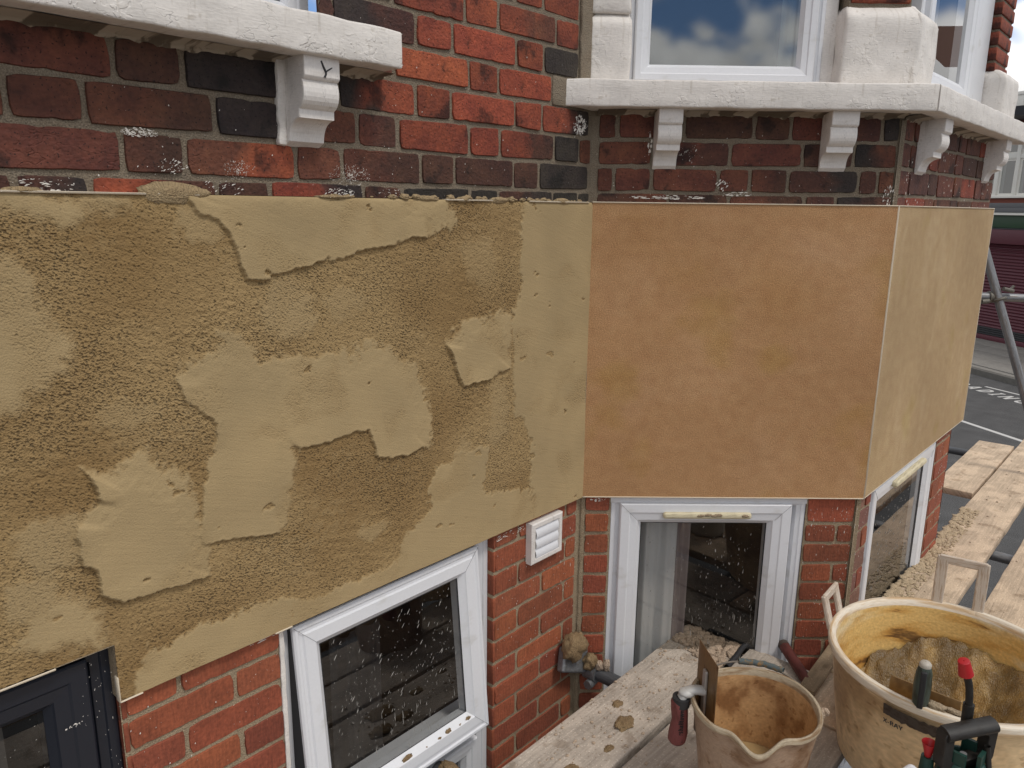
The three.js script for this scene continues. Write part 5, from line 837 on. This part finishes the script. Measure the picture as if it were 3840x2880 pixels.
  put(tb, 'torn_label', bend(lab, A0, -1.262, .0035), std({ color: lin(.11, .11, .12), map: M.bucketOut.map, roughness: .6 }));
  put(tb, 'lettering', bend(new TextGeometry('X-RAY', { font: FONT, size: .013, depth: .0005, curveSegments: 3 }).translate(0, -.006, 0), A0, -1.298, .0035), std({ color: lin(.05, .05, .055) }));
  // mortar left in the tub
  const mh = (x, z, a, t) => -1.492 + .13 * sstep(.15, 1, t * (.5 + .5 * Math.cos(a - .25))) + .03 * sstep(.55, 1, t) + .034 * fbm(x * 9, z * 9, 4, 256, 290) + .012 * fbm(x * 45, z * 45, 3, 256, 291);
  const mp = (i, j) => { const a = i / 179 * 2 * Math.PI, t = j / 59, rr = t * .284; return [rr * Math.cos(a), rr * Math.sin(a), a, t]; };
  const mg = gridGeo(180, 60, (i, j) => { const [x, z, a, t] = mp(i, j), y = mh(x, z, a, t), k = (rb - .012 + .046 * clamp((y - DECK) / (TT - DECK))) / .284; return [TB[0] + x * k, y, TB[1] + z * k, x, z]; }, (i, j) => { const [x, z] = mp(i, j), k = sstep(-.25, .4, fbm(x * 8 + 3, z * 8, 4, 256, 295)), e = 1 + .25 * fbm(x * 40, z * 40, 3, 256, 297); return [mix(.20, .44, k) * e, mix(.128, .29, k) * e, mix(.048, .11, k) * e]; });
  tag(put(scene, 'wet_mortar', mg, std({ map: M.mortarWet.map, bumpMap: M.mortarWet.bumpMap, bumpScale: .005, vertexColors: true, roughness: .42 })), 'ochre brown mortar left in the big tub', 'mortar');
}
{ // second trowel on the tub's rim
  const t = thing('trowel', 'green and black handled trowel standing on the rim of the big tub', 'trowel');
  const x = -.036, z = 1.080;
  put(t, 'blade', block(.003, .055, .165, { r: .001, seg: .03 }).translate(.030, TT - .022, 1.075), std({ color: lin(.32, .27, .18), map: M.bucketIn.map, metalness: .3, roughness: .6 }));
  put(t, 'handle', lathe([[.001, TT - .022], [.014, TT - .02], [.019, TT + .01], [.0205, TT + .05], [.0185, TT + .085], [.0145, TT + .100], [.013, TT + .102]], 28).translate(x, 0, z), std({ color: lin(.055, .085, .085), map: M.bucketRim.map, roughness: .5 }));
  put(t, 'grip_strip', block(.014, .10, .008, { r: .003, seg: .02 }).translate(0, TT + .045, 0).applyMatrix4(new THREE.Matrix4().makeRotationY(Math.atan2(camera.position.x - x, camera.position.z - z))).translate(x - .0170, 0, z + .0035), M.gasket);
  put(t, 'end_cap', lathe([[.0135, TT + .100], [.0145, TT + .108], [.010, TT + .114], [.001, TT + .115]], 24).translate(x, 0, z), std({ color: lin(.42, .38, .32), roughness: .5 }));
  tag(put(scene, 'mortar_lump', mergeGeometries([lump(.014, .010, .022, 4, 3, .5).translate(-.028, TT + .002, 1.115), lump(.010, .006, .03, 6, 3, .5).translate(-.02, TT + .002, 1.155)]), M.mortarNew), 'sandy mortar lump on the tub rim beside the green trowel', 'mortar');
}

// ------------------------------------------------------------------ pressure sprayer
{
  const s = thing('pressure_sprayer', 'dark green pump sprayer with black handle, red nozzle and red valve', 'sprayer');
  const O = new THREE.Vector3(-.243, 0, 1.215), a = -34.8 * D2R, m = new THREE.Matrix4().makeRotationY(a).setPosition(O);
  const black = std({ color: lin(.022, .022, .024), roughness: .55, map: M.bucketRim.map }), green = std({ color: lin(.010, .045, .034), roughness: .45 }), red = std({ color: lin(.42, .014, .018), roughness: .42 });
  const yb = -1.118;
  { const sh = new THREE.Shape(), w = .064, b0 = yb - .064, t0 = yb + .030; sh.moveTo(-w + .016, b0); sh.lineTo(w - .016, b0 + .002); sh.quadraticCurveTo(w, b0 + .004, w, b0 + .022); sh.lineTo(w + .003, t0 - .012); sh.quadraticCurveTo(w, t0, w - .014, t0); sh.lineTo(-w + .01, t0 - .004); sh.quadraticCurveTo(-w - .004, t0 - .008, -w, t0 - .02); sh.lineTo(-w, b0 + .020); sh.quadraticCurveTo(-w, b0, -w + .016, b0);
    const h = new THREE.Path(); h.moveTo(-.044, b0 + .022); h.lineTo(-.044, t0 - .022); h.lineTo(.036, t0 - .020); h.quadraticCurveTo(.050, t0 - .022, .049, t0 - .034); h.lineTo(.046, b0 + .028); h.quadraticCurveTo(.042, b0 + .016, .030, b0 + .016); h.lineTo(-.034, b0 + .014); h.quadraticCurveTo(-.044, b0 + .014, -.044, b0 + .022); sh.holes.push(h);
    const g = new THREE.ExtrudeGeometry(sh, { depth: .024, bevelEnabled: true, bevelSize: .0025, bevelThickness: .0025, bevelSegments: 3, curveSegments: 8 }).translate(0, 0, -.012);
    const top = new THREE.CylinderGeometry(.0195, .0195, .126, 24, 1, false, -Math.PI / 2 - .5, Math.PI + 1).rotateZ(Math.PI / 2).rotateX(Math.PI / 2).rotateX(-Math.PI / 2).scale(1, .8, 1.1).rotateZ(.03).translate(.001, t0 - .010, 0);
    put(s, 'pump_handle', mergeGeometries([g, top]).applyMatrix4(m), black, 'black pump handle with a square opening'); }
  put(s, 'pump_rod', rod([0, yb - .12, 0], [0, yb - .04, 0], .007).applyMatrix4(m), std({ color: lin(.3, .3, .3), metalness: .6, roughness: .4 }));
  put(s, 'cap', mergeGeometries([lathe([[.026, -1.205], [.034, -1.170], [.040, -1.168], [.046, -1.180], [.050, -1.215], [.053, -1.235], [.062, -1.245], [.072, -1.275], [.078, -1.30]], 40), lathe([[.026, -1.205], [.022, -1.22], [.001, -1.222]], 30)]).applyMatrix4(m), green);
  { const ribs = []; for (let i = 0; i < 4; i++) ribs.push(new THREE.BoxGeometry(.008, .05, .03).translate(.034, -1.165, 0).rotateY(i * Math.PI / 2 + .5)); put(s, 'cap_ribs', mergeGeometries(ribs).applyMatrix4(m), green); }
  put(s, 'tank', lathe([[.078, -1.30], [.086, -1.33], [.088, -1.38], [.088, DECK + .03], [.080, DECK + .002], [.001, DECK + .002]], 40).applyMatrix4(m), std({ color: lin(.62, .62, .60), roughness: .5 }));
  put(s, 'valve', mergeGeometries([lathe([[.006, -1.185], [.010, -1.165], [.016, -1.146], [.0155, -1.145], [.009, -1.160], [.001, -1.168]], 20)]).translate(-.062, .002, -.03).applyMatrix4(m), red, 'red pressure release valve');
  put(s, 'valve_base', new THREE.CylinderGeometry(.013, .016, .055, 14).translate(-.062, -1.205, -.03).applyMatrix4(m), green);
  put(s, 'trigger', mergeGeometries([new RoundedBoxGeometry(.085, .036, .026, 3, .006).rotateZ(-.55).translate(-.10, -1.262, .03), new RoundedBoxGeometry(.02, .02, .03, 3, .006).translate(-.135, -1.235, .03)]).applyMatrix4(m), black);
  put(s, 'holster', new RoundedBoxGeometry(.05, .10, .04, 3, .012).rotateZ(.5).translate(-.105, -1.235, -.01).applyMatrix4(m), M.upvc);
  // lance standing behind the handle, hose down the front and its loop
  const D = (dx, y, dz) => new THREE.Vector3(dx, y, dz).applyMatrix4(m).toArray();
  put(s, 'lance', mergeGeometries([tube([D(.026, -1.10, -.03), D(.026, -1.07, -.03), D(.024, -1.045, -.03), D(.018, -1.015, -.03), D(.006, -.985, -.03), D(.002, -.975, -.03)], .0078, 40, 14), rod(D(.027, -1.115, -.03), D(.026, -1.062, -.03), .0115, 18)]), black);
  put(s, 'nozzle', lathe([[.0155, 0], [.0150, .004], [.0120, .034], [.011, .036], [.001, .036]], 24).rotateZ(.32).applyMatrix4(new THREE.Matrix4().makeRotationY(a)).translate(...D(.005, -.986, -.03)), red, 'red nozzle cap');
  put(s, 'hose', tube([D(.036, -1.13, .022), D(.044, -1.20, .03), D(.050, -1.27, .035), D(.060, -1.36, .04), D(.07, -1.45, .06)], .0062, 50, 12), black);
  { const pts = []; for (let i = 0; i < 24; i++) { const q = i / 24 * 6.283; pts.push(D(.085 + .030 * Math.cos(q), -1.262 + .036 * Math.sin(q), .03 + .012 * Math.cos(q))); } put(s, 'hose', tube(pts, .0062, 60, 12, true), black, 'black hose curled in a loop'); }
}

// ------------------------------------------------------------------ odds and ends on the boards
{
  const hd = thing('plastic_tube', 'short maroon plastic tube with a dirty end lying by the white window frame', 'tube');
  const a = new THREE.Vector3(.492, DECK + .034, .540), b = new THREE.Vector3(.36, DECK + .020, .675), d = b.clone().sub(a).normalize();
  put(hd, 'tube', rod(a.toArray(), b.toArray(), .0185, 24), std({ map: M.bucketRim.map, color: lin(.125, .028, .026), roughness: .6 }));
  put(hd, 'end_cap', rod(a.clone().addScaledVector(d, -.014).toArray(), a.clone().addScaledVector(d, .004).toArray(), .0192, 24), std({ color: lin(.08, .06, .05), map: M.mortarWet.map }));
  const bt = put(scene, 'wooden_batten', block(.34, .018, .052, { r: .003, seg: .03, amp: .0015, freq: 14, seed: 3 }).rotateZ(.10).rotateY(.02).translate(.47, DECK + .040, .690), std({ map: woodC, bumpMap: woodB, bumpScale: .003, color: lin(.36, .29, .20), roughness: .9 }));
  tag(bt, 'weathered wooden batten resting between the small bucket and the big tub', 'batten');
  const cb = put(scene, 'cable', tube([[.28, DECK + .004, .43], [.36, DECK + .008, .425], [.42, DECK + .012, .42], [.445, DECK + .012, .425], [.46, DECK - .004, .44]], .010, 40, 10), M.gasket); tag(cb, 'black cable in the gap at the end of the inner boards', 'cable');
  const wr = put(scene, 'wire', tube([[.45, DECK + .012, .425], [.47, DECK + .040, .44], [.50, DECK + .055, .465], [.525, DECK + .050, .495], [.52, DECK + .02, .515], [.50, DECK + .002, .53]], .0022, 40, 8), std({ color: lin(.12, .11, .10), roughness: .7 })); tag(wr, 'thin bent wire arching up at the board ends', 'wire');
}

const renderer = new THREE.WebGLRenderer({ antialias: true });
renderer.toneMapping = THREE.LinearToneMapping;
renderer.toneMappingExposure = EXPOSURE;
renderer.shadowMap.enabled = true;
renderer.render(scene, camera);
